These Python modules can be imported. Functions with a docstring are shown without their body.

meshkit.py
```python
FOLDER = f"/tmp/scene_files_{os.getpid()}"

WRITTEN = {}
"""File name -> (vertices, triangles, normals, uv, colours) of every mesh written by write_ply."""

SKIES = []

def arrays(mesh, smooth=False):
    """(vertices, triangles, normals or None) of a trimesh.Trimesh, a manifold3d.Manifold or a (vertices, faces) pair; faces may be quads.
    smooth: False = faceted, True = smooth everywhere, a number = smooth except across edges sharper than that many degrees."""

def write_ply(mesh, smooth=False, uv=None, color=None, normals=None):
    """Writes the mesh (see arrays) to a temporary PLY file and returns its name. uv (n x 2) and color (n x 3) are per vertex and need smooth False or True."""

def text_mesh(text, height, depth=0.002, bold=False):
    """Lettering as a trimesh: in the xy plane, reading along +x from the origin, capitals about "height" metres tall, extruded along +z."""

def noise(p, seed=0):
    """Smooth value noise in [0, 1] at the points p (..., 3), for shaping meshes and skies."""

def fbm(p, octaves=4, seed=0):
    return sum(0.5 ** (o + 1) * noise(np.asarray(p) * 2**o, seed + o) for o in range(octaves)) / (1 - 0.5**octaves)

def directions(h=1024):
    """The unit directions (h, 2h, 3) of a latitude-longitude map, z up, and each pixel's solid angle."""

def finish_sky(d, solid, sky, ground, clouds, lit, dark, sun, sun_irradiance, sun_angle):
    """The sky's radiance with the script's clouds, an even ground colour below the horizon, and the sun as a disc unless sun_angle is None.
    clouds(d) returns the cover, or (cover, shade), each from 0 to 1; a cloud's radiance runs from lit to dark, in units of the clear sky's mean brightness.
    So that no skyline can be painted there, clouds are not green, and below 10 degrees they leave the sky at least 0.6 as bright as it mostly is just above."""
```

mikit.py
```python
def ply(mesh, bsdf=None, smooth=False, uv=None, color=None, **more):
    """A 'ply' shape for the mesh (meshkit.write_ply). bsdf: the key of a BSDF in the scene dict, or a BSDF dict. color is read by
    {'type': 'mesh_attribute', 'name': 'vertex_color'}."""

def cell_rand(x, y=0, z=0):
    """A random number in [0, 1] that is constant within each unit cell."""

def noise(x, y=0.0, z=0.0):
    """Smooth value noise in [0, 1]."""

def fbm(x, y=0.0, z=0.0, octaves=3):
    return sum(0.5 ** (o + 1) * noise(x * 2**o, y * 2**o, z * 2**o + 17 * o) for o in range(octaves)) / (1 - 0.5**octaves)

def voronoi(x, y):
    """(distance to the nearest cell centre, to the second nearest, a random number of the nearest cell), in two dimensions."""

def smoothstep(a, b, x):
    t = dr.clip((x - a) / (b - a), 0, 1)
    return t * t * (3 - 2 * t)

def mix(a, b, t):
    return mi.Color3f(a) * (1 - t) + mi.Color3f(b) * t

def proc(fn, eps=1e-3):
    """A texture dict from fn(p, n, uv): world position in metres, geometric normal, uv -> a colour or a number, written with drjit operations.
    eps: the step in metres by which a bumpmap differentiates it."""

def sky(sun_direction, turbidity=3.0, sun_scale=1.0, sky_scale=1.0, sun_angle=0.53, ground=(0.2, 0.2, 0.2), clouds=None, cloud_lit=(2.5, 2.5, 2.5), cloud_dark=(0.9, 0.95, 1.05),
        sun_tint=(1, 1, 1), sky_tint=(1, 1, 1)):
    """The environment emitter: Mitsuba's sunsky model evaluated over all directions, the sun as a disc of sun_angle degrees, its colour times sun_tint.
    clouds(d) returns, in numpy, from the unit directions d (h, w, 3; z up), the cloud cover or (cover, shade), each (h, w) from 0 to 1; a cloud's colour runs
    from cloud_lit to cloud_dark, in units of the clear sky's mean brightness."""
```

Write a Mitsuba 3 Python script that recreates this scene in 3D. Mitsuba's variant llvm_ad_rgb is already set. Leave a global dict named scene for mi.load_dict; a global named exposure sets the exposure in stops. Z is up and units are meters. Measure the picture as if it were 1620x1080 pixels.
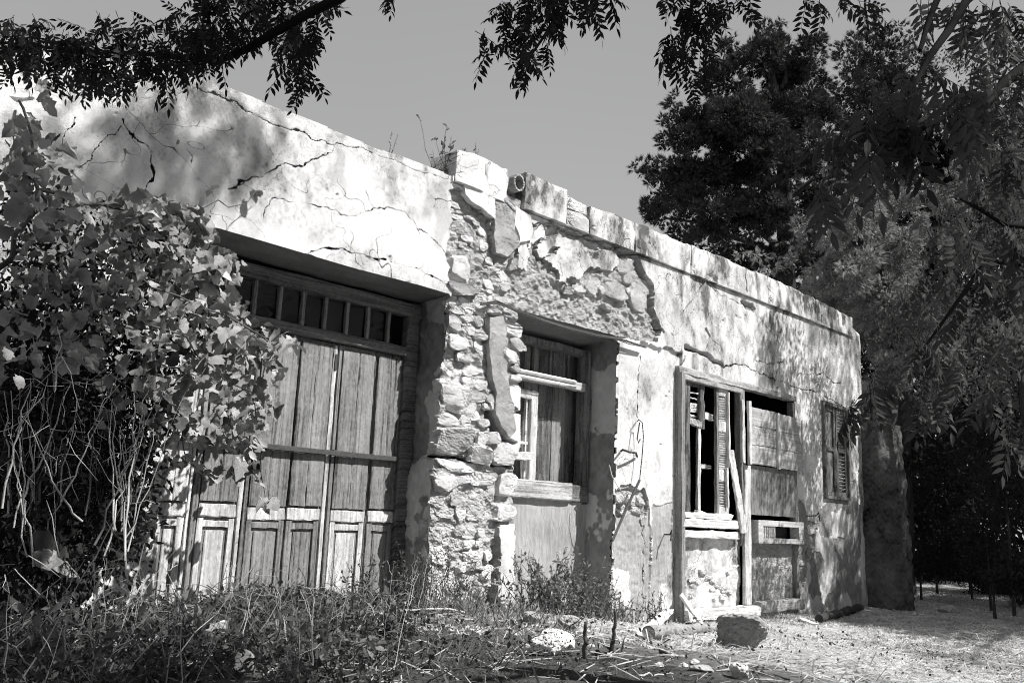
import math, numpy as np, trimesh, shapely, mitsuba as mi, drjit as dr, mikit, meshkit
from mikit import proc, noise, fbm, voronoi, cell_rand, smoothstep, mix, ply
from shapely.geometry import Polygon, LineString
T = mi.ScalarTransform4f
rng = np.random.default_rng(7)
scene, labels = {'type': 'scene'}, {}

# ------------------------------------------------------------------ camera, sky, exposure
FOC, PITCH, ROLL, YAW = 1406.7, .19913, .03954, .78325      # focal length in photo pixels (1620 wide)
CAM = np.array([0, -6.2, 1.1])
FW = np.array([math.sin(YAW)*math.cos(PITCH), math.cos(YAW)*math.cos(PITCH), math.sin(PITCH)])
_r = np.array([math.cos(YAW), -math.sin(YAW), 0]); _u = np.cross(_r, FW)
RT = math.cos(ROLL)*_r + math.sin(ROLL)*_u
UP = -math.sin(ROLL)*_r + math.cos(ROLL)*_u
scene['camera'] = {'type': 'perspective', 'fov': math.degrees(2*math.atan(810/FOC)), 'fov_axis': 'x', 'near_clip': .05, 'far_clip': 2000.,
    'to_world': T().look_at(origin=CAM.tolist(), target=(CAM+FW).tolist(), up=UP.tolist()),
    'film': {'type': 'hdrfilm', 'width': 1024, 'height': 682}, 'sampler': {'type': 'independent', 'sample_count': 64}}
SUN = np.array([.45, -1., 1.35])
# a black and white photograph: sun and sky in neutral grey
scene['sky'] = mikit.sky(SUN.tolist(), turbidity=3, sky_scale=.52, sun_tint=(.84, 1., 1.31), ground=(.16, .16, .16),
    clouds=lambda d: (1. + 0*d[..., 2], np.clip(d[..., 2]/.85, 0, 1)**.6 + .16*(meshkit.fbm(d*2.2+3, 3, 6)-.5)), cloud_lit=(2.05, 2.05, 2.05), cloud_dark=(1.12, 1.12, 1.12))
exposure = 2.65

# ------------------------------------------------------------------ helpers
def ray(px, py): return FW + RT*(px-810)/FOC - UP*(py-540)/FOC
def F(px, py, Y=0.):                       # photo pixel -> (x, z) on the upright plane y = Y
    d = ray(px, py); t = (Y-CAM[1])/d[1]; p = CAM+d*t
    return np.array([p[0], p[2]])
def at(px, py, t): return CAM + ray(px, py)*t
def F3(px, py, Y=0.): q = F(px, py, Y); return np.array([q[0], Y, q[1]])
def FP(pts, Y=0.): return np.array([F(x, y, Y) for x, y in pts])
def sstep(a, b, x): t = np.clip((x-a)/(b-a), 0, 1); return t*t*(3-2*t)
def gz(x, y):                              # height of the ground
    x, y = np.asarray(x, float), np.asarray(y, float)
    near = sstep(-6.5, -3.2, y)
    z = .36*sstep(9.2, 4.6, x)*near - .10*(1-near)
    z = z + .08*sstep(3.0, 1.4, x)*near
    p = np.stack([x*1.3, y*1.3, 0*x], -1)
    z = z + (meshkit.fbm(p, 3, 3)-.5)*.09
    far = np.hypot(x-8, y)
    return z + sstep(20, 80, far)*(meshkit.fbm(p*.03, 3, 5)-.4)*3 - .03*sstep(13, 17, x)
def on_ground(px, py):
    d = ray(px, py)
    ts = np.linspace(1.5, 40, 4000); p = CAM+d*ts[:, None]
    i = np.argmax(p[:, 2] < gz(p[:, 0], p[:, 1]))
    return p[i]
def unit(v): v = np.asarray(v, float); return v/(np.linalg.norm(v, axis=-1, keepdims=True)+1e-12)
class MB:
    def __init__(s): s.v, s.f, s.n = [], [], 0
    def add(s, v, f):
        v, f = np.asarray(v, float), np.asarray(f, int)
        if f.shape[1] == 4: f = np.vstack([f[:, [0, 1, 2]], f[:, [0, 2, 3]]])
        s.v.append(v); s.f.append(f+s.n); s.n += len(v); return s
    def mesh(s): return np.vstack(s.v), np.vstack(s.f)
USED = {}
def key(name):
    n = USED.get(name, 0); USED[name] = n+1
    return name if n == 0 else f'{name}_{n:03d}'
def thing(name, label, cat, group=None):
    k = key(name); labels[k] = {'label': label, 'category': cat}
    if group: labels[k]['group'] = group
    return k
def put(name, mesh, bsdf, parent=None, smooth=False, kind=None, **kw):
    k = key(f'{parent}__{name}' if parent else name)
    if isinstance(mesh, MB): mesh = mesh.mesh()
    scene[k] = ply(mesh, bsdf, smooth=smooth, **kw)
    if kind: labels.setdefault(k, {})['kind'] = kind
    return k
def bar(a, b, w, t, side=(1, 0, 0), n=8, jit=.002, seed=0, taper=1.0):
    """a plank or beam from a to b, w wide along side, t thick, with slightly worn edges"""
    r = np.random.default_rng(seed+int(abs(a[0]*977+a[2]*131)*10) % 99991)
    a, b = np.asarray(a, float), np.asarray(b, float); d = unit(b-a)
    sx = np.asarray(side, float); sx = unit(sx-d*(sx@d)); sy = np.cross(d, sx)
    cs = np.array([[-1, -.72], [-.86, -1], [.86, -1], [1, -.72], [1, .72], [.86, 1], [-.86, 1], [-1, .72]]) * [w/2, t/2]
    V = []
    for i in range(n+1):
        u = i/n; c = cs*(1+(taper-1)*u) + r.normal(0, jit, (8, 2))
        V.append(a+(b-a)*u + c[:, :1]*sx + c[:, 1:]*sy + d*r.normal(0, jit*2, (8, 1))*(i in (0, n)))
    V = np.vstack(V); q = []
    for i in range(n):
        for k in range(8): q.append([i*8+k, i*8+(k+1) % 8, (i+1)*8+(k+1) % 8, (i+1)*8+k])
    f = [[p[0], p[1], p[2]] for p in q]+[[p[0], p[2], p[3]] for p in q]
    for o, rev in ((0, 1), (n*8, 0)):
        for k in range(1, 7): f.append([o, o+k+1, o+k] if rev else [o, o+k, o+k+1])
    return V, np.array(f)
def tube(pts, rad, sides=6, cap=True):
    p = np.asarray(pts, float); rad = np.broadcast_to(rad, (len(p),))
    t = unit(np.gradient(p, axis=0)); ref = np.array([0, 0, 1.]) if abs(t[len(t)//2, 2]) < .9 else np.array([1., 0, 0])
    a = unit(np.cross(t, ref)); b = np.cross(t, a); an = np.arange(sides)*2*np.pi/sides
    V = (p[:, None] + rad[:, None, None]*(np.cos(an)[None, :, None]*a[:, None]+np.sin(an)[None, :, None]*b[:, None])).reshape(-1, 3)
    i, j = np.meshgrid(np.arange(len(p)-1), np.arange(sides), indexing='ij')
    q = np.stack([i*sides+j, i*sides+(j+1) % sides, (i+1)*sides+(j+1) % sides, (i+1)*sides+j], -1).reshape(-1, 4)
    f = np.vstack([q[:, [0, 1, 2]], q[:, [0, 2, 3]]])
    if cap:
        n = len(V); V = np.vstack([V, p[0], p[-1]]); L = (len(p)-1)*sides
        c = np.arange(sides)
        f = np.vstack([f, np.stack([np.full(sides, n), (c+1) % sides, c], 1), np.stack([np.full(sides, n+1), L+c, L+(c+1) % sides], 1)])
    return V, f
def bend(a, b, sag=.0, n=6, jit=.0, r=None):
    a, b = np.asarray(a, float), np.asarray(b, float); u = np.linspace(0, 1, n)[:, None]
    p = a+(b-a)*u; p[:, 2] -= sag*4*(u*(1-u))[:, 0]
    if jit and r is not None: p[1:-1] += r.normal(0, jit, (n-2, 3))
    return p
def frames(dirs, ups):
    d = unit(dirs); s = unit(np.cross(ups, d)); u = np.cross(d, s)
    return np.stack([d, s, u], -1)
def scatter(tv, tf, pos, dirs, ups, scl):
    M = frames(dirs, ups)*np.broadcast_to(np.asarray(scl, float).reshape(-1, 1, 1), (len(pos), 1, 1))
    V = (np.einsum('nij,kj->nki', M, tv)+pos[:, None]).reshape(-1, 3)
    f = (tf[None]+(np.arange(len(pos))*len(tv))[:, None, None]).reshape(-1, 3)
    return V, f
def rdir(r, n): return unit(r.normal(0, 1, (n, 3)))

# ------------------------------------------------------------------ materials (all neutral greys)
def bs(name, fn, bump=None, scale=.004, eps=2e-3, two=True):
    b = {'type': 'diffuse', 'reflectance': proc(fn) if callable(fn) else {'type': 'rgb', 'value': [fn]*3}}
    if bump: b = {'type': 'bumpmap', 'arbitrary': proc(bump, eps), 'scale': scale, 'bsdf': b}
    scene[name] = {'type': 'twosided', 'bsdf': b} if two else b
def g3(v): return mi.Color3f(v, v, v)
def f_plaster(p, n, uv):
    x, y, z = p.x, p.y, p.z
    a = fbm(x*1.1, y*2, z*1.1, 4); b = fbm(x*7, y*7, z*2.2, 4); c = fbm(x*48, y*48, z*30, 3); d = noise(x*120, y*120, z*120)
    e = fbm(x*13, y*13, z*6, 4); dirt = smoothstep(8.6, 11.5, x)
    stain = smoothstep(.47, .63, fbm(x*3.3+9, y*3, z*1.5, 4))*smoothstep(.40, .62, b)
    top = smoothstep(3.2, 4.6, z)*smoothstep(5., 9., x)
    v = .68-.26*smoothstep(.40, .68, a)*b-.20*stain-.20*top*smoothstep(.42, .62, b)-(.10+.12*dirt)*smoothstep(.44, .66, e)*smoothstep(.38, .58, a)-.16*smoothstep(4.0, 4.6, z)*smoothstep(.4, .6, e)
    v = v-(.12+.05*dirt)*smoothstep(.50, .72, c)*(.2+.8*smoothstep(.40, .60, a))-.10*(d-.5)-.22*smoothstep(.84, .92, noise(x*85, y*85, z*70))*smoothstep(.45, .6, noise(x*4, y*4, z*4))
    d1, d2, _ = voronoi(x*1.7+fbm(x*5, y, z*5, 2)*.8, z*1.7+fbm(x*5+7, y, z*5, 2)*.8)
    hair = (1-smoothstep(.004, .014, d2-d1))*smoothstep(.5, .58, noise(x*.9+3, y, z*.9))
    low = smoothstep(.9, .2, z)
    return g3(dr.clip(v-.42*hair-.12*low*b, .1, .8))
def b_plaster(p, n, uv): return fbm(p.x*28, p.y*28, p.z*28, 3)+.4*noise(p.x*130, p.y*130, p.z*130)
bs('plaster', f_plaster, b_plaster, .0045)
def f_flaky(p, n, uv):
    x, y, z = p.x, p.y, p.z
    m = fbm(x*2.3, y*2.3, z*1.6, 5)
    e = smoothstep(.49, .51, m)
    c = fbm(x*19, y*19, z*11, 3)
    return g3(.52*(1-e)+.24*e-.2*(c-.5))
def b_flaky(p, n, uv):
    m = fbm(p.x*2.3, p.y*2.3, p.z*1.6, 5)
    return -1.1*smoothstep(.485, .52, m)+.5*fbm(p.x*30, p.y*30, p.z*30, 3)
bs('flaking_plaster', f_flaky, b_flaky, .012)
def f_mortar(p, n, uv):
    x, y, z = p.x, p.y, p.z
    return g3(.36+.30*(fbm(x*6, y*6, z*6, 4)-.5)+.22*(fbm(x*40, y*40, z*40, 2)-.5))
def b_mortar(p, n, uv): return fbm(p.x*22, p.y*22, p.z*22, 4)+.6*noise(p.x*75, p.y*75, p.z*75)
bs('mortar', f_mortar, b_mortar, .026)
def f_scratch(p, n, uv):
    x, y, z = p.x, p.y, p.z
    return g3(.34+.22*(fbm(x*50, y*9, z*5, 3)-.5)+.2*(fbm(x*3, y*3, z*3, 3)-.5))
def b_scratch(p, n, uv): return fbm(p.x*60+fbm(p.x*4, 0, p.z*4, 2)*6, p.y*9, p.z*9, 3)
bs('scratch_coat', f_scratch, b_scratch, .012)
for i, (t, am) in enumerate(((.60, .34), (.48, .36), (.36, .30))):
    def f_stone(p, n, uv, t=t, am=am):
        x, y, z = p.x, p.y, p.z
        return g3(dr.clip(t+am*(fbm(x*9, y*9, z*9, 4)-.5)-.14*smoothstep(.52, .74, fbm(x*42, y*42, z*42, 3)), .1, .8))
    bs(f'stone_{i}', f_stone, b_mortar, .026)
def wood(name, t, am, vertical=True, paint=0.):
    def f_w(p, n, uv):
        u = p.x+p.y*.7 if vertical else p.z+p.y*.7
        l = p.z if vertical else p.x
        o = 7*cell_rand(dr.floor(u*5.1), 3)
        g = fbm(u*85, l*2.1+o, 1.3, 3); k = fbm(u*14, l*1.1+o, 3.7, 3)
        v = t+am*(k-.5)*.35+am*(g-.5)*1.5+am*1.1*(fbm(u*3.1, l*1.3+o, 6., 3)-.5)
        v = v-.5*am*smoothstep(.62, .70, fbm(u*120, l*1.6+o, 9., 2))
        if paint: v = v+paint*smoothstep(.50, .54, fbm(u*24, l*5+o, 5., 4))
        v = v+am*.8*(fbm(u*60, l*40+o, 2., 2)-.5)
        return g3(dr.clip(v, .02, .8))
    def b_w(p, n, uv):
        u = p.x+p.y*.7 if vertical else p.z+p.y*.7
        l = p.z if vertical else p.x
        return fbm(u*85, l*2.1, 1.3, 3)
    bs(name, f_w, b_w, .003)
wood('door_wood', .21, .15); wood('pale_wood', .46, .24, True, .12); wood('dark_wood', .11, .09, True, .06)
wood('beam_wood', .34, .24, False, .10); wood('white_beam', .55, .25, False, .14); wood('dark_beam', .15, .12, False)
wood('pane_board', .40, .18, False)
bs('shade_darkened_concrete', lambda p, n, uv: g3(.17+.14*(fbm(p.x*2, p.y*6, p.z*6, 4)-.5)+.06*(fbm(p.x*30, p.y*30, p.z*30, 2)-.5)), b_plaster, .006)  # stained grey concrete, darkened further to stand in for shade under the soffits
bs('iron', lambda p, n, uv: g3(.055+.05*fbm(p.x*60, p.y*60, p.z*60, 2)))
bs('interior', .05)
scene['glass'] = {'type': 'thindielectric', 'int_ior': 1.22}
def f_bark(p, n, uv): return g3(.045+.05*(fbm(p.x*30, p.y*30, p.z*6, 3)-.4))
bs('bough_bark', .02)
bs('bark', f_bark, lambda p, n, uv: fbm(p.x*40, p.y*40, p.z*8, 3), .012)
bs('twig', lambda p, n, uv: g3(.10+.13*(noise(p.x*9, p.y*9, p.z*9)-.5)))
bs('pale_twig', lambda p, n, uv: g3(.46+.22*(noise(p.x*9, p.y*9, p.z*9)-.5)))
bs('log', lambda p, n, uv: g3(.26+.3*(fbm(p.x*8, p.y*30, p.z*30, 3)-.5)), lambda p, n, uv: fbm(p.x*10, p.y*40, p.z*40, 3), .01)
def leaf(name, t, trans=.5, rough=.42, var=.5):
    def f(p, n, uv): return g3(t*(1-var/2+var*noise(p.x*7, p.y*7, p.z*7)))
    scene[name] = {'type': 'principledthin', 'base_color': proc(f), 'roughness': rough, 'diff_trans': trans, 'spec_trans': 0., 'eta': 1.4}
leaf('vine_leaf', .26, .2, .33, 1.8); leaf('dry_leaf', .075, .4, .5, 1.5); leaf('bough_leaf', .04, .35, .36); leaf('droop_leaf', .085, .5, .28, 1.)
leaf('juniper_leaf', .06, .25, .6, 1.3); leaf('feather_leaf', .27, .5, .6); leaf('weed_leaf', .16, .6, .5, .8)
leaf('grass_blade', .22, .6, .5, .9); leaf('straw', .48, .4, .55, .7); leaf('dark_leaf', .03, .4, .5); leaf('spark_leaf', .11, .6, .25)
def f_ground(p, n, uv):
    x, y = p.x, p.y
    a = fbm(x*1.2, y*1.2, 0, 4); b = fbm(x*12, y*12, 2, 4); c = fbm(x*60, y*60, 4, 3)
    v = .40+.16*(a-.5)+.30*(b-.5)+.30*(c-.5)
    k = smoothstep(6.5, 3.8, x)  # dirt colour darkened towards the left, standing in for tree shade
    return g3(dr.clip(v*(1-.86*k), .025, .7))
bs('dirt', f_ground, lambda p, n, uv: fbm(p.x*16, p.y*16, 0, 4)+.5*noise(p.x*70, p.y*70, 3), .03)
def f_boulder(p, n, uv): return g3(.32+.3*(fbm(p.x*7, p.y*7, p.z*7, 4)-.5))
bs('boulder_stone', f_boulder, b_mortar, .05)
scene['plastic'] = {'type': 'roughplastic', 'diffuse_reflectance': {'type': 'rgb', 'value': [.26]*3}, 'alpha': .25}
bs('bright_stone', lambda p, n, uv: g3(.74+.12*(fbm(p.x*9, p.y*9, p.z*9, 3)-.5)), b_plaster, .006)
bs('old_wall', lambda p, n, uv: g3(.13+.22*(fbm(p.x*3, p.y*3, p.z*2, 4)-.5)+.20*(fbm(p.x*9, p.y*9, p.z*5, 4)-.5)+.16*(fbm(p.x*30, p.y*30, p.z*24, 3)-.5)), b_mortar, .05)

# ------------------------------------------------------------------ ground: one sheet
def axis(a, b, step, far):
    m = np.arange(a, b, step); g = []; s = step; x = b
    while x < far: g.append(x); s *= 1.16; x += s
    h = []; s = step; x = a-step
    while x > -far: h.append(x); s *= 1.16; x -= s
    return np.array(h[::-1]+list(m)+g)
gx, gy = axis(0, 16, .05, 400), axis(-5.2, .6, .05, 400)
XX, YY = np.meshgrid(gx, gy); ZZ = gz(XX, YY)
inn = (XX > -2) & (XX < 19) & (YY > -7)
ZZ = ZZ + inn*(meshkit.fbm(np.stack([XX*6, YY*6, 0*XX], -1), 3, 8)-.5)*.05
ny, nx = XX.shape
ii, jj = np.meshgrid(np.arange(ny-1), np.arange(nx-1), indexing='ij'); o = ii*nx+jj
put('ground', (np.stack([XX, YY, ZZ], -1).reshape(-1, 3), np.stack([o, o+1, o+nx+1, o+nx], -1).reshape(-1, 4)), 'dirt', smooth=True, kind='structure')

# ------------------------------------------------------------------ the derelict building
B = thing('derelict_building', 'long single storey derelict shop with cracked white plaster, exposed rubble stone and boarded openings', 'building')
def z1(x, y, ox=680, oy=220, k=.2594): return (ox+x*k, oy+y*k)
CR = [  # cracks: photo pixel polyline, half width in m, depth
    ([(772,630),(777,642),(784,667),(792,682),(803,693),(816,701)], .035, .14), ([(787,858),(787,875),(786,892),(782,917),(781,938),(795,959),(801,970)], .032, .14), ([(694,723),(745,726),(782,732),(813,738)], .03, .12),
    ([(193,185),(197,198),(205,210),(213,218),(222,224),(230,232),(240,248),(238,258),(243,270),(236,290),(228,308)], .012, .05),
    ([(213,153),(235,155),(258,158),(275,150),(290,145),(312,138)], .008, .04),
    ([(312,138),(330,146),(345,152),(365,158),(378,165),(388,175),(400,182),(420,190),(440,197),(470,205),(500,220),(520,226),(540,230)], .011, .05),
    ([(540,230),(572,235),(600,246)], .014, .04), ([(600,246),(620,252),(640,258),(660,268),(690,280)], .006, .03),
    ([(363,300),(380,290),(400,282),(415,276),(430,270),(442,262),(452,256),(466,260),(480,260),(497,253),(513,247),(530,235)], .010, .045),
    ([(415,352),(417,335),(420,325),(430,315),(447,316),(465,320),(482,321),(500,325),(520,332),(540,340),(560,343),(575,334),(590,329),(605,328),(625,334),(645,340),(655,350),(665,370)], .007, .035),
    ([(663,360),(676,370),(690,380),(698,392),(703,402),(708,414)], .010, .04),
    ([(487,402),(510,392),(540,393),(570,402),(600,410),(630,416),(660,425),(690,440),(705,448)], .006, .03),
    ([(193,198),(185,212),(170,220),(155,230),(150,240),(147,250),(130,262)], .005, .03),
    ([(578,300),(582,315),(590,325),(600,330)], .005, .03), ([(555,400),(558,380),(554,365)], .005, .03),
    ([(120,190),(110,205),(95,235)], .005, .03), ([(300,240),(305,255)], .005, .03),
    ([(1117,443),(1112,450),(1105,460),(1096,470),(1090,480),(1080,495)], .016, .05),
    ([(1117,443),(1125,453),(1135,462),(1150,470),(1162,476),(1175,482)], .010, .045),
    ([(1175,480),(1190,487),(1193,494)], .05, .05), ([(1193,494),(1205,508),(1215,520),(1225,532),(1235,546)], .014, .04),
    ([(1083,550),(1092,552),(1100,555),(1110,560),(1120,563),(1132,571),(1146,580)], .035, .07),
    ([(1146,580),(1160,575),(1180,578),(1190,584),(1200,590),(1212,593),(1225,600),(1245,605),(1262,613)], .016, .05),
    ([(1195,570),(1210,573),(1218,577),(1230,574),(1240,570)], .012, .04),
    ([(1262,615),(1275,617),(1290,619),(1305,628),(1318,634),(1330,640)], .02, .05),
    ([(1262,592),(1275,591),(1290,592),(1303,590),(1310,598),(1318,607),(1330,604)], .016, .05),
    ([(1015,560),(1013,600),(1012,640),(1014,665)], .006, .03),
    ([(1118,520),(1122,530)], .03, .04), ([(1125,535),(1140,548)], .008, .03),
    ([(985,400),(998,395),(1004,404),(1012,418),(1018,432),(1023,446),(1030,455),(1033,468),(1031,482)], .045, .11),
    ([(1031,482),(1035,500),(1042,520),(1048,524)], .025, .06),
    ([(826,352),(838,358),(846,362),(866,352),(880,356),(900,366),(930,376),(950,384),(975,396)], .020, .06),
    ([(1024,855),(1024,900),(1023,980)], .010, .03), ([(1018,800),(1026,820),(1022,845),(1030,865)], .02, .04),
    ([(905,700),(907,690)], .01, .02)]
DEEP = [([(1264,790),(1300,800),(1345,780),(1362,800),(1364,985),(1262,985)], .006, .008, 'flaking_plaster'),   # (photo polygon, depth, noise amplitude, material)
    ([(712,300),(722,296),(738,308),(756,330),(777,345),(780,380),(784,400),(786,440),(805,485),(832,505),(832,700),(820,740),(817,900),(812,990),(675,990),(680,850),(688,735),(700,600),(712,470),(712,455),(712,420),(706,410),(716,350)], .058, .045, 'mortar'),
    ([(780,300),(800,322),(830,350),(860,352),(900,364),(930,374),(985,396),(1000,398),(1016,430),(1030,460),(1035,490),(1046,520),(1040,540),(975,534),(796,482),(780,420)], .055, .045, 'mortar'),
    ([(984,762),(1020,775),(1030,790),(1034,840),(1033,990),(966,990),(973,870),(978,800)], .018, .012, 'scratch_coat'),
    ([(1036,800),(1068,795),(1068,985),(1034,985)], .012, .008, 'scratch_coat'),
    ([(978,775),(1022,772),(1030,790),(1028,815),(1000,810),(980,820)], .045, .03, 'mortar'),
    ([(1263,828),(1296,826),(1290,850),(1288,872),(1278,890),(1274,930),(1262,935)], .03, .03, 'mortar'),
    ([(718,470),(750,470),(800,485),(800,470),(750,440)], .05, .05, 'mortar')]
KEEP = [[(847,396),(853,386),(872,374),(889,373),(911,379),(921,385),(928,400),(936,409),(945,413),(947,394),(958,392),(975,400),(983,409),(981,421),(970,429),(953,427),(947,424),(932,424),(926,432),(917,443),(898,439),(896,452),(885,443),(881,430),(870,419),(862,413),(864,409),(877,402),(887,392),(875,392),(868,404),(853,409)],
    [(819,394),(828,383),(838,382),(836,415),(828,426),(819,421)], [(838,390),(845,360),(855,353),(862,364),(864,373),(851,381),(838,394)],
    [(806,612),(820,604),(832,620),(830,650),(818,648),(806,640)], [(797,655),(832,655),(832,690),(820,706),(806,694)],
    [(973,900),(1000,903),(1003,962),(973,965)], [(1046,935),(1060,915),(1068,900),(1068,965),(1050,970)],
    [(800,700),(832,690),(830,640),(836,640),(836,720),(822,722)], [(792,830),(816,826),(816,990),(803,990),(788,960)]]
STEP = [(1037,548),(1060,552),(1078,560),(1078,985),(966,985),(972,850),(978,650),(981,532),(1010,536)]
OP1 = FP([(318,351),(335,358),(560,424),(660,450),(712,465),(713,475),(709,545),(709,569),(702,603),(699,657),(699,715),(692,733),(687,788),(686,853),(682,943)])
OP1 = np.vstack([[[2.25, 3.16]], OP1[1:], [[5.30, -.4], [2.25, -.4]]])
OP2 = FP([(800,481),(880,504),(981,531),(979,580),(978,650),(975,750),(972,850),(969,985)])
OP2 = np.vstack([OP2, [[OP2[-1, 0], -.4]], FP([(812,985),(815,900),(817,800),(818,740),(824,700),(823,650),(826,600),(829,560),(826,515)])])
OP2[-10] = [OP2[-1, 0]*0+OP2[8, 0], -.4]
OP2 = np.vstack([OP2[:9], [[FP([(812,985)])[0, 0], -.4]], OP2[10:]]) if False else OP2
W0, W1 = 9.13, 12.03
OP3 = np.array([[W0, .10], [W1, .10], [W1, 2.99], [W0, 2.99]])
SH = np.array([[12.90, 1.62], [13.74, 1.62], [13.74, 3.06], [12.90, 3.10]])
polys = lambda P: Polygon(P).buffer(0)
DEEPP = [(polys(FP(p)), d, a, m) for p, d, a, m in DEEP]; KEEPP = [polys(FP(p)) for p in KEEP]
CRP = [(FP(p), w, d) for p, w, d in CR]; STEPP = polys(FP(STEP))
GROOVE = 4.275
def inside(P, x, z): return shapely.contains_xy(P, x, z)
def crack_field(x, z):
    """distance to the nearest crack, its half width and depth, and the direction away from it"""
    P = np.stack([x, 0*x, z], -1); o = np.full(len(x), 9.), np.zeros(len(x)), np.zeros(len(x)), np.zeros(len(x)), np.zeros(len(x))
    for L, w, d in CRP:
        lo, hi = L.min(0)-.2, L.max(0)+.2
        k = np.where((x > lo[0]) & (x < hi[0]) & (z > lo[1]) & (z < hi[1]))[0]
        if not len(k): continue
        q = np.stack([x[k]+(meshkit.fbm(P[k]*11, 4, 21)-.5)*.075, z[k]+(meshkit.fbm(P[k]*11, 4, 22)-.5)*.075], -1)
        dist, near = np.full(len(k), 9.), np.zeros((len(k), 2))
        for a, b in zip(L[:-1], L[1:]):
            ab = b-a; t = np.clip(((q-a)@ab)/(ab@ab), 0, 1); c = a+t[:, None]*ab; dd = np.linalg.norm(q-c, axis=1); i = dd < dist
            dist[i] = dd[i]; near[i] = c[i]
        i = dist < o[0][k]; kk = k[i]; e = (q[i]-near[i])/np.maximum(dist[i], 1e-6)[:, None]
        o[0][kk], o[1][kk], o[2][kk], o[3][kk], o[4][kk] = dist[i], w, d, e[:, 0], e[:, 1]
    return o
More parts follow.
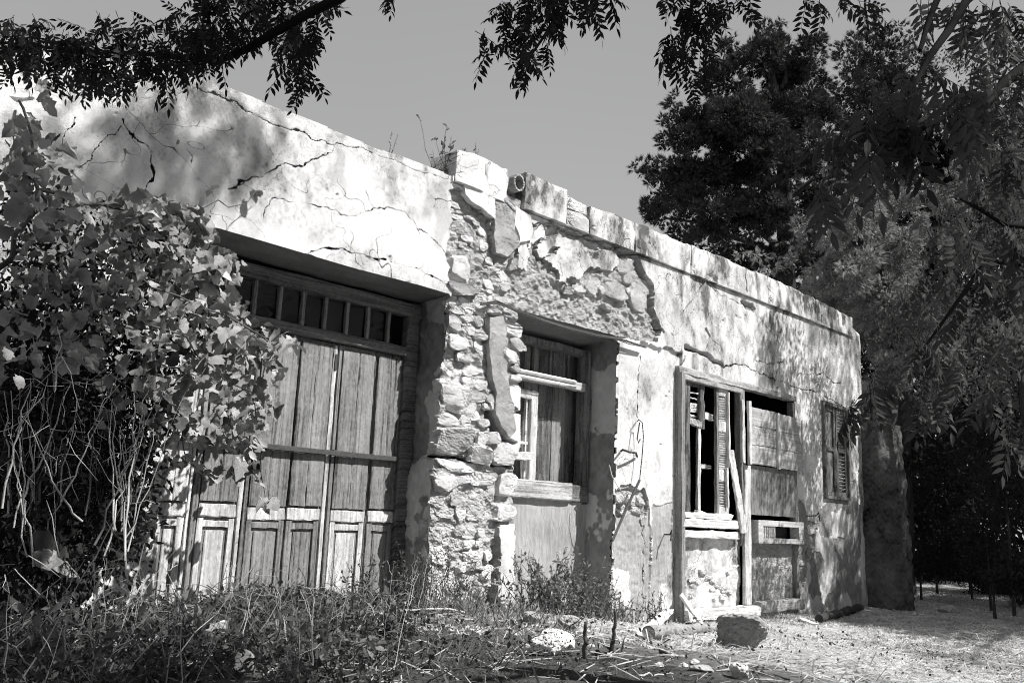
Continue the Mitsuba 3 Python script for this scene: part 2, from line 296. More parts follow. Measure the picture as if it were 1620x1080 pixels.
def wall_y(x, z, want_mat=False):
    """depth of the facade surface (positive = recessed) at x, z; vectorised"""
    sh = x.shape; x, z = x.ravel(), z.ravel(); P = np.stack([x, 0*x, z], -1)
    y = (meshkit.fbm(P*.9, 3, 1)-.5)*.04 + (meshkit.fbm(P*7, 3, 2)-.5)*.006
    wx = x+(meshkit.fbm(P*11, 3, 21)-.5)*.085; wz = z+(meshkit.fbm(P*11, 3, 22)-.5)*.085
    mat = np.zeros(len(x), int)
    rough = meshkit.fbm(P*9, 4, 4)-.5; lump = meshkit.fbm(P*22, 3, 6)-.5
    names = ['mortar', 'scratch_coat', 'flaking_plaster']
    for Pg, d, a, m in DEEPP:
        i = inside(Pg, wx, wz)
        y[i] = np.maximum(y[i], d+rough[i]*a*1.6+lump[i]*a*1.1); mat[i] = 1+names.index(m)
    for Pg in KEEPP:
        i = inside(Pg, wx, wz); y[i] = .004+rough[i]*.02; mat[i] = 0
    i = inside(STEPP, wx, wz); y[i] += .035
    y -= .02*(sstep(GROOVE-.01, GROOVE+.01, z))*(x > 5.25)
    dist, w, d, _, _ = crack_field(x, z)
    wide = w > .02; ww = np.maximum(w*(.45+.9*meshkit.noise(P*4, 31)), .002)
    prof = np.where(wide, 1-sstep(ww*.6, ww*1.2, dist), (1-sstep(.0, .012, dist))*.12)
    y += prof*d; mat[(prof > .5) & wide] = 1
    y -= np.where(dist < .06, .002*sstep(.06, .012, dist)*(meshkit.noise(P*5, 35)-.3), 0)      # plaster lifted along the crack
    # chips and pockmarks
    pk = meshkit.noise(P*6.3, 41)*meshkit.noise(P*17, 42); j = (mat == 0)
    y[j] += .012*sstep(.70, .76, pk[j])
    return (y.reshape(sh), mat.reshape(sh)) if want_mat else y.reshape(sh)
xs = [-2.5]
while xs[-1] < 14.35: xs.append(xs[-1] + (.03 if xs[-1] < .8 else (.0105+.0006*max(xs[-1]-2, 0))))
xs = np.array(xs); zs = np.arange(-.35, 4.345, .0105)
GX, GZ = np.meshgrid(xs, zs)
HOLES = [polys(OP1), polys(OP2), polys(OP3), polys(SH)]
# snap vertices near an opening's edge onto it
for H in HOLES:
    ed = H.exterior; near = np.where((np.abs(shapely.distance(ed, shapely.points(GX.ravel(), GZ.ravel()))) < .0085))[0]
    px_ = shapely.points(GX.ravel()[near], GZ.ravel()[near]); q = shapely.get_coordinates(shapely.line_interpolate_point(ed, shapely.line_locate_point(ed, px_)))
    GX.ravel()[near] = q[:, 0]; GZ.ravel()[near] = q[:, 1]
WY, WM = wall_y(GX, GZ, True)
CELL = .0068
cx = (GX[:-1, :-1]+GX[1:, 1:])/2; cz = (GZ[:-1, :-1]+GZ[1:, 1:])/2
cd, cw, _, _, _ = crack_field(cx.ravel(), cz.ravel()); cP = np.stack([cx.ravel(), 0*cd, cz.ravel()], -1)
SLIT = ((cd < np.where(cw > .02, .014, CELL)) & (meshkit.noise(cP*8, 33) > .14)).reshape(cx.shape)
# draw the mesh together round each thin crack, so that the slit left open is only millimetres wide
vd, vw, _, ex, ez = crack_field(GX.ravel(), GZ.ravel()); vP = np.stack([GX.ravel(), 0*vd, GZ.ravel()], -1)
hw = vw*(.10+.62*meshkit.noise(vP*3.3, 36)); fac = np.clip(hw/CELL, .16, 1.); fac = np.where(vw > .02, 1., fac)
nd = vd*(fac+(1-fac)*sstep(0, .045, vd)); mv = np.where(vd < .045, nd-vd, 0)
MX, MZ = GX+(mv*ex).reshape(GX.shape), GZ+(mv*ez).reshape(GX.shape)
nz, nx = GX.shape
ii, jj = np.meshgrid(np.arange(nz-1), np.arange(nx-1), indexing='ij'); o = (ii*nx+jj)
cx = (GX[:-1, :-1]+GX[1:, 1:])/2; cz = (GZ[:-1, :-1]+GZ[1:, 1:])/2
gone = SLIT.copy()
for H in HOLES: gone |= inside(H, cx, cz)
tn = (meshkit.fbm(np.stack([cx*3, 0*cx, 0*cx], -1), 4, 9)-.5)
gone |= (cz > 4.335+tn*.05-(.26+.1*tn)*sstep(2.6, 1.5, cx)) & (cx < 5.27)
gone |= (cz > GROOVE-.004) & (cx >= 5.27)
cm = WM[:-1, :-1]
Vw = np.stack([MX, WY, MZ], -1).reshape(-1, 3)
def sub(mask, name, bsdf):
    q = o[mask]; f = np.stack([q, q+1, q+nx+1, q+nx], -1)
    u, inv = np.unique(f, return_inverse=True)
    put(name, (Vw[u], inv.reshape(-1, 4)), bsdf, B, smooth=38)
sub(~gone & (cm == 0), 'plaster_wall', 'plaster'); sub(~gone & (cm == 1), 'bare_mortar', 'mortar'); sub(~gone & (cm == 2), 'scratch_coat', 'scratch_coat'); sub(~gone & (cm == 3), 'flaking_plaster', 'flaking_plaster')
labels[f'{B}__bare_mortar'] = {'label': 'rough mortar where the plaster has fallen off'}
def box(x0, x1, y0, y1, z0, z1):
    m = trimesh.creation.box(bounds=[[x0, y0, z0], [x1, y1, z1]]); return np.array(m.vertices), np.array(m.faces)
# shell: roof, end and back walls, floor keep the inside dark
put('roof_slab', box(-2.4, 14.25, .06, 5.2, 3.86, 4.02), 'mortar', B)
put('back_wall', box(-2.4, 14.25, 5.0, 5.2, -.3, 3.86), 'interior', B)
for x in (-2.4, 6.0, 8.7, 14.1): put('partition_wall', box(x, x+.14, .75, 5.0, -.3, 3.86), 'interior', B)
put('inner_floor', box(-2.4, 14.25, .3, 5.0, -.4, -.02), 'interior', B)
put('coping_strip', box(2.7, 5.24, .03, .42, 4.02, 4.325), 'mortar', B)
def patch(nu, nv, fn):
    u, v = np.meshgrid(np.linspace(0, 1, nu), np.linspace(0, 1, nv)); P = fn(u, v)
    i, j = np.meshgrid(np.arange(nv-1), np.arange(nu-1), indexing='ij'); o = i*nu+j
    return P.reshape(-1, 3), np.stack([o, o+1, o+nu+1, o+nu], -1).reshape(-1, 4)
def bumpy(P, s, a, seed, o=4): return (meshkit.fbm(P*s, o, seed)-.5)*a
def jamb(edge, y1, name, bsdf, dx, amp, z0=-.3, z1=None, seed=0):
    """the side face of an opening, from the facade back to y1, along the edge polyline (x, z)"""
    e = edge[np.argsort(edge[:, 1])]
    def fn(u, v):
        z = z0+((z1 or e[-1, 1])-z0)*v; x = np.interp(z, e[:, 1], e[:, 0])
        y0 = wall_y(x+dx*2, z)+.003
        y = y0+(y1-y0)*u; P = np.stack([x, y, z], -1)
        P[..., 0] += np.sign(dx)*(.004+np.abs(bumpy(P, 5, amp, 50+seed))+np.abs(bumpy(P, 17, amp*.6, 51+seed)))*sstep(0, .12, u)
        return P
    put(name, patch(40, 220, fn), bsdf, B, smooth=30)
jamb(OP1[4:-1], .56, 'shop_jamb', 'flaking_plaster', .006, .10, seed=1)
jamb(OP2[2:8], .70, 'doorway_jamb', 'flaking_plaster', .006, .02, seed=2)
jamb(OP2[9:], .70, 'doorway_jamb', 'mortar', -.006, .05, seed=3)
def soffit(a, b, y1, drop, name, bsdf, seed, edge):
    def fn(u, v):
        x = a[0]+(b[0]-a[0])*u; z = np.interp(x, edge[:, 0], edge[:, 1])+.004
        y0 = wall_y(x, z+.02)+.002; y = y0+(y1-y0)*v
        P = np.stack([x, y, z-drop*v], -1); P[..., 2] += (bumpy(P, 3, .03, seed)+bumpy(P, 14, .012, seed+1))*sstep(0, .1, v); return P
    put(name, patch(260, 30, fn), bsdf, B, smooth=30)
soffit(OP1[0], OP1[4]+[.03, 0], .46, .03, 'canopy_soffit', 'shade_darkened_concrete', 61, OP1[:5])
soffit(OP2[0]-[.05, 0], OP2[2]+[.02, 0], .66, .10, 'lintel_soffit', 'shade_darkened_concrete', 63, OP2[:3])
put('canopy_return', box(2.1, 2.93, .40, .60, -.3, 3.2), 'plaster', B)
put('canopy_return', box(2.12, 2.25, .03, .40, -.3, 3.2), 'plaster', B)

# ---- stones of the bared pillar and lintel
def stone(px, py, w, h, bsdf, proud=.02, seed=0, thick=None, parent=B, name='stone', boxy=.62):
    c = F(px, py); wx = abs(F(px+w/2, py)[0]-F(px-w/2, py)[0])/2; hz = abs(F(px, py-h/2)[1]-F(px, py+h/2)[1])/2
    r = np.random.default_rng(1000+seed); big = max(wx, hz) > .075
    m = trimesh.creation.icosphere(3 if big else 2); v = np.array(m.vertices)
    v = np.sign(v)*np.abs(v)**boxy
    v /= np.abs(v).max(0)
    v[:, 1] = np.maximum(v[:, 1], -.5)
    for c_ in range(11):                       # hewn and broken faces
        pn = unit(r.normal(0, 1, 3)*[1, .8, 1]); dd = v@pn-r.uniform(.62, .95); v = v-np.where(dd > 0, dd, 0)[:, None]*pn
    v /= np.abs(v).max(0)
    off = r.uniform(0, 50, 3)
    nn = (meshkit.fbm(v*1.3+off, 3, 1)-.5)*.30+(meshkit.fbm(v*4.5+off, 3, 2)-.5)*.20
    v = v*(1+nn[:, None])+np.stack([meshkit.fbm(v*7+off+s_, 3, 7)-.5 for s_ in (0, 11, 23)], -1)*.17
    dpt = thick or max(.05, min(.11, .9*min(wx, hz)+.02))
    v = v*[wx*1.20, dpt, hz*1.20]
    a = r.normal(0, .10); v = np.stack([v[:, 0]*math.cos(a)-v[:, 2]*math.sin(a), v[:, 1], v[:, 0]*math.sin(a)+v[:, 2]*math.cos(a)], -1)
    v[:, 1] += r.normal(0, .12)*v[:, 0]+r.normal(.0, .15)*v[:, 2]
    v += [c[0], dpt-proud, c[1]]
    return put(name, (v, np.array(m.faces)), bsdf, parent, smooth=24)
Z1 = '230,520,130,130 195,780,155,175 170,675,72,42 330,548,52,62 160,462,50,30 150,500,34,28 170,402,60,40 195,435,60,28 158,580,44,50 240,600,55,36 300,640,75,42 350,652,52,62 250,682,62,62 305,752,75,62 380,738,62,42 432,757,44,30 375,800,92,72 470,832,92,82 487,772,42,52 395,880,92,84 470,892,62,62 200,916,180,66 330,945,92,82 376,924,52,36 386,962,46,36 380,996,42,30 165,985,84,60 246,998,92,44 182,1046,92,44 318,1022,90,44 252,1036,60,36 150,430,40,28 205,470,60,34 270,470,70,40 300,500,50,40 340,600,46,40 210,640,46,36'
Z2 = '255,118,90,46 320,114,82,46 395,95,84,46 400,135,62,34 316,165,84,46 390,182,66,62 500,133,84,42 555,130,42,52 597,142,46,62 592,220,112,92 245,200,92,92 340,226,84,82 290,292,142,102 415,280,92,38 400,335,84,82 545,312,72,62 614,326,92,84 585,400,122,76 250,343,112,32 275,400,42,62 240,476,112,142 310,415,74,44 340,480,102,82 550,450,62,52 612,466,66,46 560,516,56,66 615,526,62,42 230,640,152,192 330,545,72,52 320,582,62,42 405,570,84,62 380,640,132,66 465,650,52,62 335,720,72,72 440,705,44,42 205,785,122,72 310,790,62,72 248,910,208,160 390,905,62,72 450,895,84,62 360,865,42,52 395,1000,122,112 540,990,142,132 470,705,40,50 370,760,60,50 420,800,70,60'
Z3 = '250,95,240,66 430,110,84,42 215,130,172,40 450,165,132,76 190,205,142,112 295,190,76,66 365,200,74,46 425,210,62,32 555,232,112,142 465,275,42,72 280,312,102,82 140,320,72,72 180,385,112,62 285,400,82,92 540,377,132,104 345,510,84,82 405,515,52,52 520,522,142,132 270,500,72,72 395,570,52,52 170,490,142,132 330,580,62,52 365,655,132,82 240,590,122,102 150,650,102,122 395,715,72,52 335,725,72,42 445,650,42,62 190,790,132,122 455,725,42,42 430,770,62,52 440,820,62,62 290,720,62,62 385,330,120,200 250,840,100,80 400,880,60,60 330,820,70,80 150,870,90,90'
ns = 0
for spec, ox, oy in ((Z1, 680, 220), (Z2, 660, 460), (Z3, 660, 710)):
    for s in spec.split():
        a = [float(q) for q in s.split(',')]; px, py = ox+a[0]*.2594, oy+a[1]*.2594
        pr = .004+.013*math.sin(ns*2.3)
        if ox == 680: pr -= .02
        if oy == 460 and a[1] > 880: pr = .075
        if oy == 710 and a[1] < 200: pr -= .015
        if (a[0], a[1]) in ((195, 780), (200, 916), (555, 232), (540, 377), (230, 640), (585, 400), (614, 326), (190, 205)): pr = .05
        stone(px, py, a[2]*.2594, a[3]*.2594, f'stone_{[0, 0, 1, 0, 1, 2, 0, 1][ns % 8]}', pr, ns); ns += 1
for a in ((1000,640,135,195),(830,590,135,155),(655,575,100,150),(560,600,90,70),(912,520,74,74),(900,430,120,110),(720,600,60,60),(470,610,70,50),(760,730,70,40),(60,420,70,90)):
    stone(800+a[0]/4.696, 330+a[1]/4.696, a[2]/4.696, a[3]/4.696, f'stone_{[1, 1, 2][ns % 3]}', .05 if a[2] > 120 else .03, ns, .13 if a[2] > 120 else None); ns += 1
for px, py, w, h in ((1270,836,14,14),(1284,838,14,12),(1268,853,12,12),(1281,856,16,12),(1270,870,14,12),(1281,875,10,10),(1268,890,12,10),(1276,902,10,10),(1268,915,10,12)):
    stone(px, py, w, h, 'stone_2', .012, ns); ns += 1
for px, py, w, h in ((988,788,16,14),(1004,790,14,16),(1018,792,14,14),(990,808,12,10),(1012,808,14,12),(1022,825,8,12)):
    stone(px, py, w, h, 'stone_1', .0, ns); ns += 1
# ---- slabs of render hanging loose beside the pillar's top
def slab(pts, y, th, bsdf, name, seed):
    P = FP(pts); poly = polys(P).segmentize(.05).buffer(.0)
    m = trimesh.creation.extrude_polygon(poly, th, engine='earcut'); m = m.subdivide_to_size(.06, max_iter=6)
    v = np.array(m.vertices); v = np.stack([v[:, 0], y+th-v[:, 2], v[:, 1]], -1)
    d = np.stack([meshkit.fbm(v*9, 3, seed+k)-.5 for k in range(3)], -1); v = v+d*[.035, .022, .035]
    put(name, (v, np.array(m.faces)[:, ::-1]), bsdf, B, smooth=30)
slab([z1(*q) for q in ((195,268),(242,290),(270,245),(330,225),(345,260),(385,330),(385,490),(310,430),(240,385),(205,345))], -.035, .07, 'plaster', 'loose_render', 71)
slab([z1(*q) for q in ((386,330),(430,350),(510,445),(512,545),(545,640),(500,690),(470,722),(395,690),(385,600),(388,480))], -.02, .10, 'stone_2', 'loose_render', 74)
slab([z1(*q) for q in ((300,240),(380,225),(385,290),(440,355),(520,430),(500,440),(420,350),(380,310))], -.03, .06, 'stone_1', 'loose_render', 77)
slab([z1(*q) for q in ((515,410),(610,470),(625,560),(600,620),(545,630),(530,560),(515,520))], -.02, .06, 'plaster', 'loose_render', 79)
slab([(660+x*.2594, 460+y*.2594) for x, y in ((440,160),(520,155),(545,230),(538,330),(556,420),(536,500),(556,600),(588,720),(600,855),(560,888),(505,820),(472,720),(480,620),(450,520),(446,420),(436,300))], -.012, .07, 'mortar', 'cement_patch', 83)
# ---- parapet blocks
def block(x0, x1, z0, z1a, z1b, y, dpt, bsdf, seed, rag=.03, name='parapet_block'):
    nx_, nz_ = max(4, int((x1-x0)/.05)), max(4, int((z1a-z0)/.05))
    m = trimesh.creation.box(extents=(1, 1, 1)); 
    poly = Polygon([(x0, z0), (x1, z0), (x1, z1b), (x0, z1a)]).segmentize(.09)
    m = trimesh.creation.extrude_polygon(poly, dpt, engine='earcut').subdivide_to_size(.11, max_iter=7)
    v = np.array(m.vertices); edge = np.minimum.reduce([v[:, 0]-x0, x1-v[:, 0], np.abs(z1a+(z1b-z1a)*(v[:, 0]-x0)/(x1-x0)-v[:, 1])])
    v = np.stack([v[:, 0], y+dpt-v[:, 2], v[:, 1]], -1)
    front = v[:, 1] < y+.01
    v[:, 1] += front*(.022*np.exp(-np.clip(edge, 0, 1)/.02)) + front*(meshkit.fbm(v*1.7, 4, seed+5)-.5)*.03
    d = np.stack([meshkit.fbm(v*6, 4, seed+k)-.5 for k in range(3)], -1)
    up = sstep(z0+.05, z0+.25, v[:, 2])
    v[:, 0] += d[:, 0]*rag*1.6*np.exp(-np.clip(edge, 0, 1)/.05); v[:, 2] += d[:, 2]*rag*1.8*up; v[:, 1] += d[:, 1]*.016
    return put(name, (v, np.array(m.faces)[:, ::-1]), bsdf, B, smooth=28)
GZ0 = GROOVE+.012
bx = [F(718, 262)[0], F(799, 290)[0], F(832, 285)[0], F(895, 320)[0], F(931, 345)[0], F(1003, 370)[0], F(1092, 410)[0], F(1117, 425)[0], 11.3, 12.8, 14.12]
block(bx[0], F(764, 250)[0], GZ0, 4.61, 4.64, -.06, .42, 'plaster', 1)
block(F(764, 250)[0]+.012, bx[1], GZ0-.02, 4.64, 4.63, -.04, .36, 'plaster', 2, .05)
block(bx[2]-.03, bx[3]-.012, GZ0, 4.68, 4.69, -.045, .38, 'plaster', 3, .025)
block(bx[3]+.012, bx[4]-.01, GZ0, 4.49, 4.47, -.03, .30, 'stone_1', 4, .05)
block(bx[3]+.02, bx[4]-.03, 4.50, 4.64, 4.62, -.02, .28, 'stone_0', 5, .06)
block(bx[4]+.01, bx[5]-.01, GZ0, 4.63, 4.655, -.04, .38, 'plaster', 6)
for k in range(5, 10):
    block(bx[k]+.004, bx[k+1]-.004, GZ0, [4.66, 4.67, 4.69, 4.69, 4.66][k-5], [4.67, 4.69, 4.69, 4.66, 4.62][k-5], -.04+.006*math.sin(k*3), .38, 'plaster', 7+k)
block(14.10, 14.47, 2.9, 4.50, 4.42, .02, .5, 'plaster', 33, .07, 'end_quoin')
# half round drain tile in the parapet gap
q = F3(813, 292, 0); m = MB()
an = np.linspace(0, 2*np.pi, 19)[:-1]; R0, R1, L = .078, .062, .5
ring = lambda R, y: np.stack([q[0]+.03+R*np.cos(an), np.full(18, y), q[2]+.02+R*1.2*np.sin(an)], -1)
V = np.vstack([ring(R0, -.05), ring(R1, -.05), ring(R1, L), ring(R0, L)]); f = []
for a in range(3):
    for k in range(18): f.append([a*18+k, a*18+(k+1) % 18, (a+1)*18+(k+1) % 18, (a+1)*18+k])
for k in range(18): f.append([54+k, 54+(k+1) % 18, (k+1) % 18, k])
put('drain_pipe', (V, np.array(f)), 'stone_2', B, smooth=40)
put('drain_bed', box(bx[1], bx[2]-.02, .02, .36, GZ0-.05, 4.38), 'mortar', B)
# ---- cables along the lintel
for k in range(3):
    r = np.random.default_rng(80+k)
    pts = [F3(x, y+1.2*k, -.035-.008*k)+r.normal(0, .004, 3) for x, y in ((760,480),(786,478),(800,483),(830,496),(870,510),(905,520),(945,529),(975,534),(995,540),(1020,548))]
    put('cable', tube(pts, .010-.002*k), 'iron', B, smooth=True)

# ---- folding shop door
YD = .48
D = f'{B}__folding_door'
scene_door = []
put('folding_door_frame', MB().add(*bar((2.9, .47, 3.06), (5.33, .47, 3.06), .13, .14, (0, 0, 1), 14, .004)).add(*bar((2.9, .47, 2.65), (5.3, .47, 2.65), .09, .10, (0, 0, 1), 14, .003)).add(*bar((5.255, .47, .1), (5.255, .47, 3.0), .15, .10, (1, 0, 0), 10, .003)).add(*bar((2.91, .47, .1), (2.91, .47, 3.0), .07, .10, (1, 0, 0), 10, .003)), 'dark_beam', B)
FD = f'{B}__folding_door_frame'
for x in (3.105, 3.34, 3.57, 3.806, 4.035, 4.265, 4.497, 4.73, 4.966): put('mullion', bar((x, .46, 2.69), (x, .46, 3.0), .034, .04, (1, 0, 0), 4), 'door_wood', FD)
for a, b in zip([2.95, 3.12, 3.36, 3.59, 3.824, 4.05, 4.28, 4.515, 4.75, 4.985], [3.09, 3.32, 3.55, 3.79, 4.02, 4.25, 4.48, 4.71, 4.95, 5.18]):
    V = np.array([[a, .475, 2.695], [b, .475, 2.695], [b, .475, 2.995], [a, .475, 2.995]]); put('pane', (V, np.array([[0, 1, 2, 3]])), 'glass', FD)
LEAF = [(2.95, 3.215, 2.95, 3.175), (3.225, 3.65, 3.285, 3.60), (3.66, 4.058, 3.705, 4.05), (4.064, 4.445, 4.072, 4.39), (4.455, 4.88, 4.505, 4.86), (4.888, 5.19, 4.90, 5.185)]
for k, (a, b, p0, p1) in enumerate(LEAF):
    lk = put('door_leaf', MB().add(*box(a, b, .50, .53, .05, 2.60)), 'door_wood', B)
    r = np.random.default_rng(200+k); dz = r.uniform(-.02, .02)
    n = 2; e = np.linspace(p0, p1, n+1)
    for i in range(n):
        put('panel', bar(((e[i]+e[i+1])/2, .477+r.uniform(-.004, .004), 1.15+dz), ((e[i]+e[i+1])/2, .477, 2.55+dz), (p1-p0)/n-.003, .026, (1, 0, 0), 14, .0022, k*7+i), 'door_wood' if k not in (0,) else 'pale_wood', lk)
    if b-p1 > .03: put('stile', bar(((p1+b)/2+.004, .485, .12), ((p1+b)/2+.004, .485, 2.58), b-p1-.018, .03, (1, 0, 0), 12, .002, k), 'pale_wood', lk)
    if p0-a > .03: put('stile', bar(((a+p0)/2-.004, .487, .12), ((a+p0)/2-.004, .487, 2.58), p0-a-.018, .03, (1, 0, 0), 12, .002, k), 'door_wood', lk)
    put('rail', bar((p0, .488, 1.085+dz/2), (p1, .488, 1.085+dz/2), .10, .026, (0, 0, 1), 6, .002, k), 'pale_wood', lk)
    w = p1-p0
    put('lower_panel', MB().add(*bar((p0+.025, .49, .10), (p0+.025, .49, 1.03), .05, .022, (1, 0, 0), 6, .0015)).add(*bar((p1-.025, .49, .10), (p1-.025, .49, 1.03), .05, .022, (1, 0, 0), 6, .0015)).add(*bar((p0+.05, .49, .99), (p1-.05, .49, .99), .05, .02, (0, 0, 1), 4, .0015)).add(*bar(((p0+p1)/2, .497, .12), ((p0+p1)/2, .497, .94), w-.16, .02, (1, 0, 0), 6, .0015)), 'pale_wood' if k in (0, 1, 4) else 'door_wood', lk)
    put('latch', bar((b-.018, .468, 2.36), (b-.018, .468, 2.50), .018, .012, (1, 0, 0), 2), 'iron', lk)
for t_, px, py in (('LTC', 362, 662), ('DA', 366, 676)):
    tm = meshkit.text_mesh(t_, .045, .002); v = np.array(tm.vertices); q = F3(px, py, .458)
    put('lettering', (np.stack([q[0]+v[:, 0], q[1]-v[:, 2], q[2]+v[:, 1]], -1), np.array(tm.faces)), 'iron', f'{B}__door_leaf_001')
put('door_bar', bar((2.98, .42, 1.628), (5.16, .43, 1.622), .045, .02, (0, 0, 1), 10, .001), 'iron', B)
for x in (3.24, 4.46): put('bar_bracket', bar((x, .42, 1.64), (x, .49, 1.64), .03, .03, (0, 0, 1), 2), 'iron', B)

# ---- doorway: plank door, half sash, bars, sill and infill
PX = [6.55, 6.79, 7.02, 7.25, 7.49, 7.72, 7.93]
for k in range(6):
    put('door_plank', bar(((PX[k]+PX[k+1])/2, .64+.004*(k % 2), 1.3), ((PX[k]+PX[k+1])/2, .64, 3.1), .225, .03, (1, 0, 0), 10, .002, k), ['door_wood', 'dark_wood'][k % 2 if k < 5 else 1], B)
put('doorway_frame', MB().add(*bar((7.845, .47, 1.32), (7.845, .47, 3.08), .075, .16, (1, 0, 0), 10, .003)).add(*bar((6.5, .50, 3.06), (7.9, .50, 3.06), .08, .14, (0, 0, 1), 10, .004)), 'dark_wood', B)
for x in (6.72, 7.03, 7.32, 7.62): put('transom_bar', bar((x, .53, 2.66), (x, .53, 3.04), .032, .04, (1, 0, 0), 4), 'dark_wood', B)
put('cross_rail', bar((6.45, .44, 2.645), (7.82, .44, 2.645), .10, .06, (0, 0, 1), 10, .002), 'beam_wood', B)
for z in (2.685, 2.625): put('cross_moulding', tube([(6.45, .405, z), (7.0, .403, z), (7.62, .405, z)], .022, 8), 'white_beam', B, smooth=40)
W = put('half_sash', MB().add(*bar((7.01, .47, 1.52), (7.01, .47, 2.50), .10, .05, (1, 0, 0), 8, .002)).add(*bar((6.5, .47, 2.455), (7.06, .47, 2.455), .09, .05, (0, 0, 1), 6, .002)), 'pale_wood', B)
put('sash_bar', bar((6.915, .49, 1.52), (6.915, .49, 2.42), .022, .03, (1, 0, 0), 6, .001), 'white_beam', B)
put('sash_bar', bar((6.5, .49, 1.93), (6.96, .49, 1.93), .03, .03, (0, 0, 1), 6, .001), 'white_beam', B)
put('loose_board', bar(F3(806, 719, .36), F3(843, 722, .40), .085, .03, (0, 0, 1), 5, .003), 'white_beam', B)
put('sill_board', bar((6.3, .43, 1.44), (7.58, .43, 1.44), .20, .14, (0, 0, 1), 10, .003), 'beam_wood', B)
put('sill_board', bar((7.58, .45, 1.43), (7.88, .45, 1.43), .19, .12, (0, 0, 1), 4, .003), 'dark_beam', B)  # shaded end of the sill, its shade put into the wood colour
def ipatch(x0, x1, z0, z1, y, amp, name, bsdf, seed, k=7, res=.015, a2=.3):
    def fn(u, v):
        P = np.stack([x0+(x1-x0)*u, y+0*u, z0+(z1-z0)*v], -1); P[..., 1] += bumpy(P, k, amp, seed)+bumpy(P, k*3.1, amp*a2, seed+1); return P
    return put(name, patch(int((x1-x0)/res), int((z1-z0)/res), fn), bsdf, B, smooth=35)
ipatch(6.2, 7.92, -.3, 1.36, .42, .02, 'doorway_infill', 'scratch_coat', 90, 3)
labels[f'{B}__doorway_infill'] = {'label': 'grey rendered infill below the door sill'}

# ---- wide window: frame, louvred shutter, boards, grille, infill
WF = put('window_frame', MB().add(*bar((9.05, .02, 3.01), (12.03, .02, 3.01), .085, .12, (0, 0, 1), 16, .004)).add(*bar((9.09, 0, 2.935), (10.56, 0, 2.935), .07, .06, (0, 0, 1), 10, .003)), 'beam_wood', B)
put('window_post', bar((9.11, -.005, .02), (9.10, -.005, 2.97), .085, .12, (1, 0, 0), 14, .003), 'door_wood', B)
put('window_post', bar((9.185, .03, 1.2), (9.185, .03, 2.9), .05, .06, (1, 0, 0), 10, .004), 'pale_wood', B)
put('window_post', bar((10.575, .03, .9), (10.565, .03, 2.97), .12, .10, (1, 0, 0), 14, .004), 'door_wood', B)
a, b = F(1179, 955), F(1178, 780); put('window_post', bar((a[0], -.03, a[1]), (b[0]+.02, -.02, 1.95), .15, .05, (1, 0, 0), 14, .004), 'pale_wood', B)
put('window_post', bar((12.0, .03, .15), (12.0, .03, 2.95), .07, .10, (1, 0, 0), 14, .003), 'door_wood', B)
for k, (z0, z1_) in enumerate(((1.975, 2.225), (2.232, 2.48), (2.487, 2.735))):
    for c, (xa, xb) in enumerate(((10.635, 11.36), (11.42, 12.09))):
        put('window_board', bar((xa, -.055, (z0+z1_)/2-.01*c), (xb, -.06, (z0+z1_)/2-.015*c), z1_-z0, .022, (0, 0, 1), 10, .002, k*2+c), 'pane_board', B)
for x, z0, z1_, y in ((10.50, 1.98, 2.80, -.05), (10.615, 1.96, 2.80, -.085), (11.39, 1.95, 2.72, -.085), (12.13, 1.92, 2.70, -.075)):
    put('board_batten', bar((x, y, z0), (x+.005, y, z1_), .06, .04, (1, 0, 0), 8, .003), 'pale_wood', B)
ipatch(10.70, 11.965, 1.31, 1.965, -.012, .008, 'plywood_panel', 'door_wood', 95, 2)
labels[f'{B}__plywood_panel'] = {'label': 'weathered plywood sheet below the window boards'}
# air grille box
g0, g1, h0, h1 = 10.79, 12.04, .945, 1.245
put('air_grille', MB().add(*box(g0, g1, -.10, .04, h1-.075, h1)).add(*box(g0, g1, -.10, .04, h0, h0+.065)).add(*box(g0, g0+.12, -.098, .04, h0+.065, h1-.075)).add(*box(g1-.14, g1, -.098, .04, h0+.065, h1-.075)), 'pane_board', B)
put('grille_back', box(g0+.1, g1-.1, .10, .12, h0, h1), 'interior', B)
for k in range(7): x = g0+.16+k*.05; put('grille_slat', bar((x, -.07, h0+.06), (x, -.07, h1-.07), .022, .03, (1, -.4, 0), 2, .0005), 'beam_wood', B)
ipatch(10.70, 11.97, .15, .95, .045, .035, 'pebbled_infill', 'mortar', 97, 13, .012, .7)
labels[f'{B}__pebbled_infill'] = {'label': 'coarse pebbled render below the air grille'}
# whitewashed rubble below the left light
ipatch(9.13, 10.56, .05, 1.0, .05, .07, 'rubble_infill', 'plaster', 99, 4, .012, .35)
labels[f'{B}__rubble_infill'] = {'label': 'whitewashed lumpy rubble under the window'}
for k in range(26):
    r = np.random.default_rng(300+k); px, py = r.uniform(1082, 1166), r.uniform(893, 950)
    stone(px, py, r.uniform(7, 15), r.uniform(5, 10), f'stone_{[0, 0, 1][k % 3]}', -.010+r.uniform(-.02, .02), 400+k)
put('sill_beam', bar((9.12, -.02, 1.165), (10.45, -.02, 1.16), .10, .10, (0, 0, 1), 12, .005), 'white_beam', B)
put('sill_beam', bar((9.12, -.015, 1.035), (10.40, -.015, 1.03), .085, .08, (0, 0, 1), 12, .006), 'white_beam', B)
put('window_sill', bar((9.2, .04, 1.255), (10.25, .04, 1.25), .07, .14, (0, 0, 1), 10, .007), 'white_beam', B)
put('base_beam', bar((9.12, -.04, .09), (10.8, -.04, .09), .13, .14, (0, 0, 1), 12, .006), 'white_beam', B)
put('base_beam', bar((10.82, -.03, .13), (12.05, -.03, .13), .14, .12, (0, 0, 1), 12, .006), 'beam_wood', B)
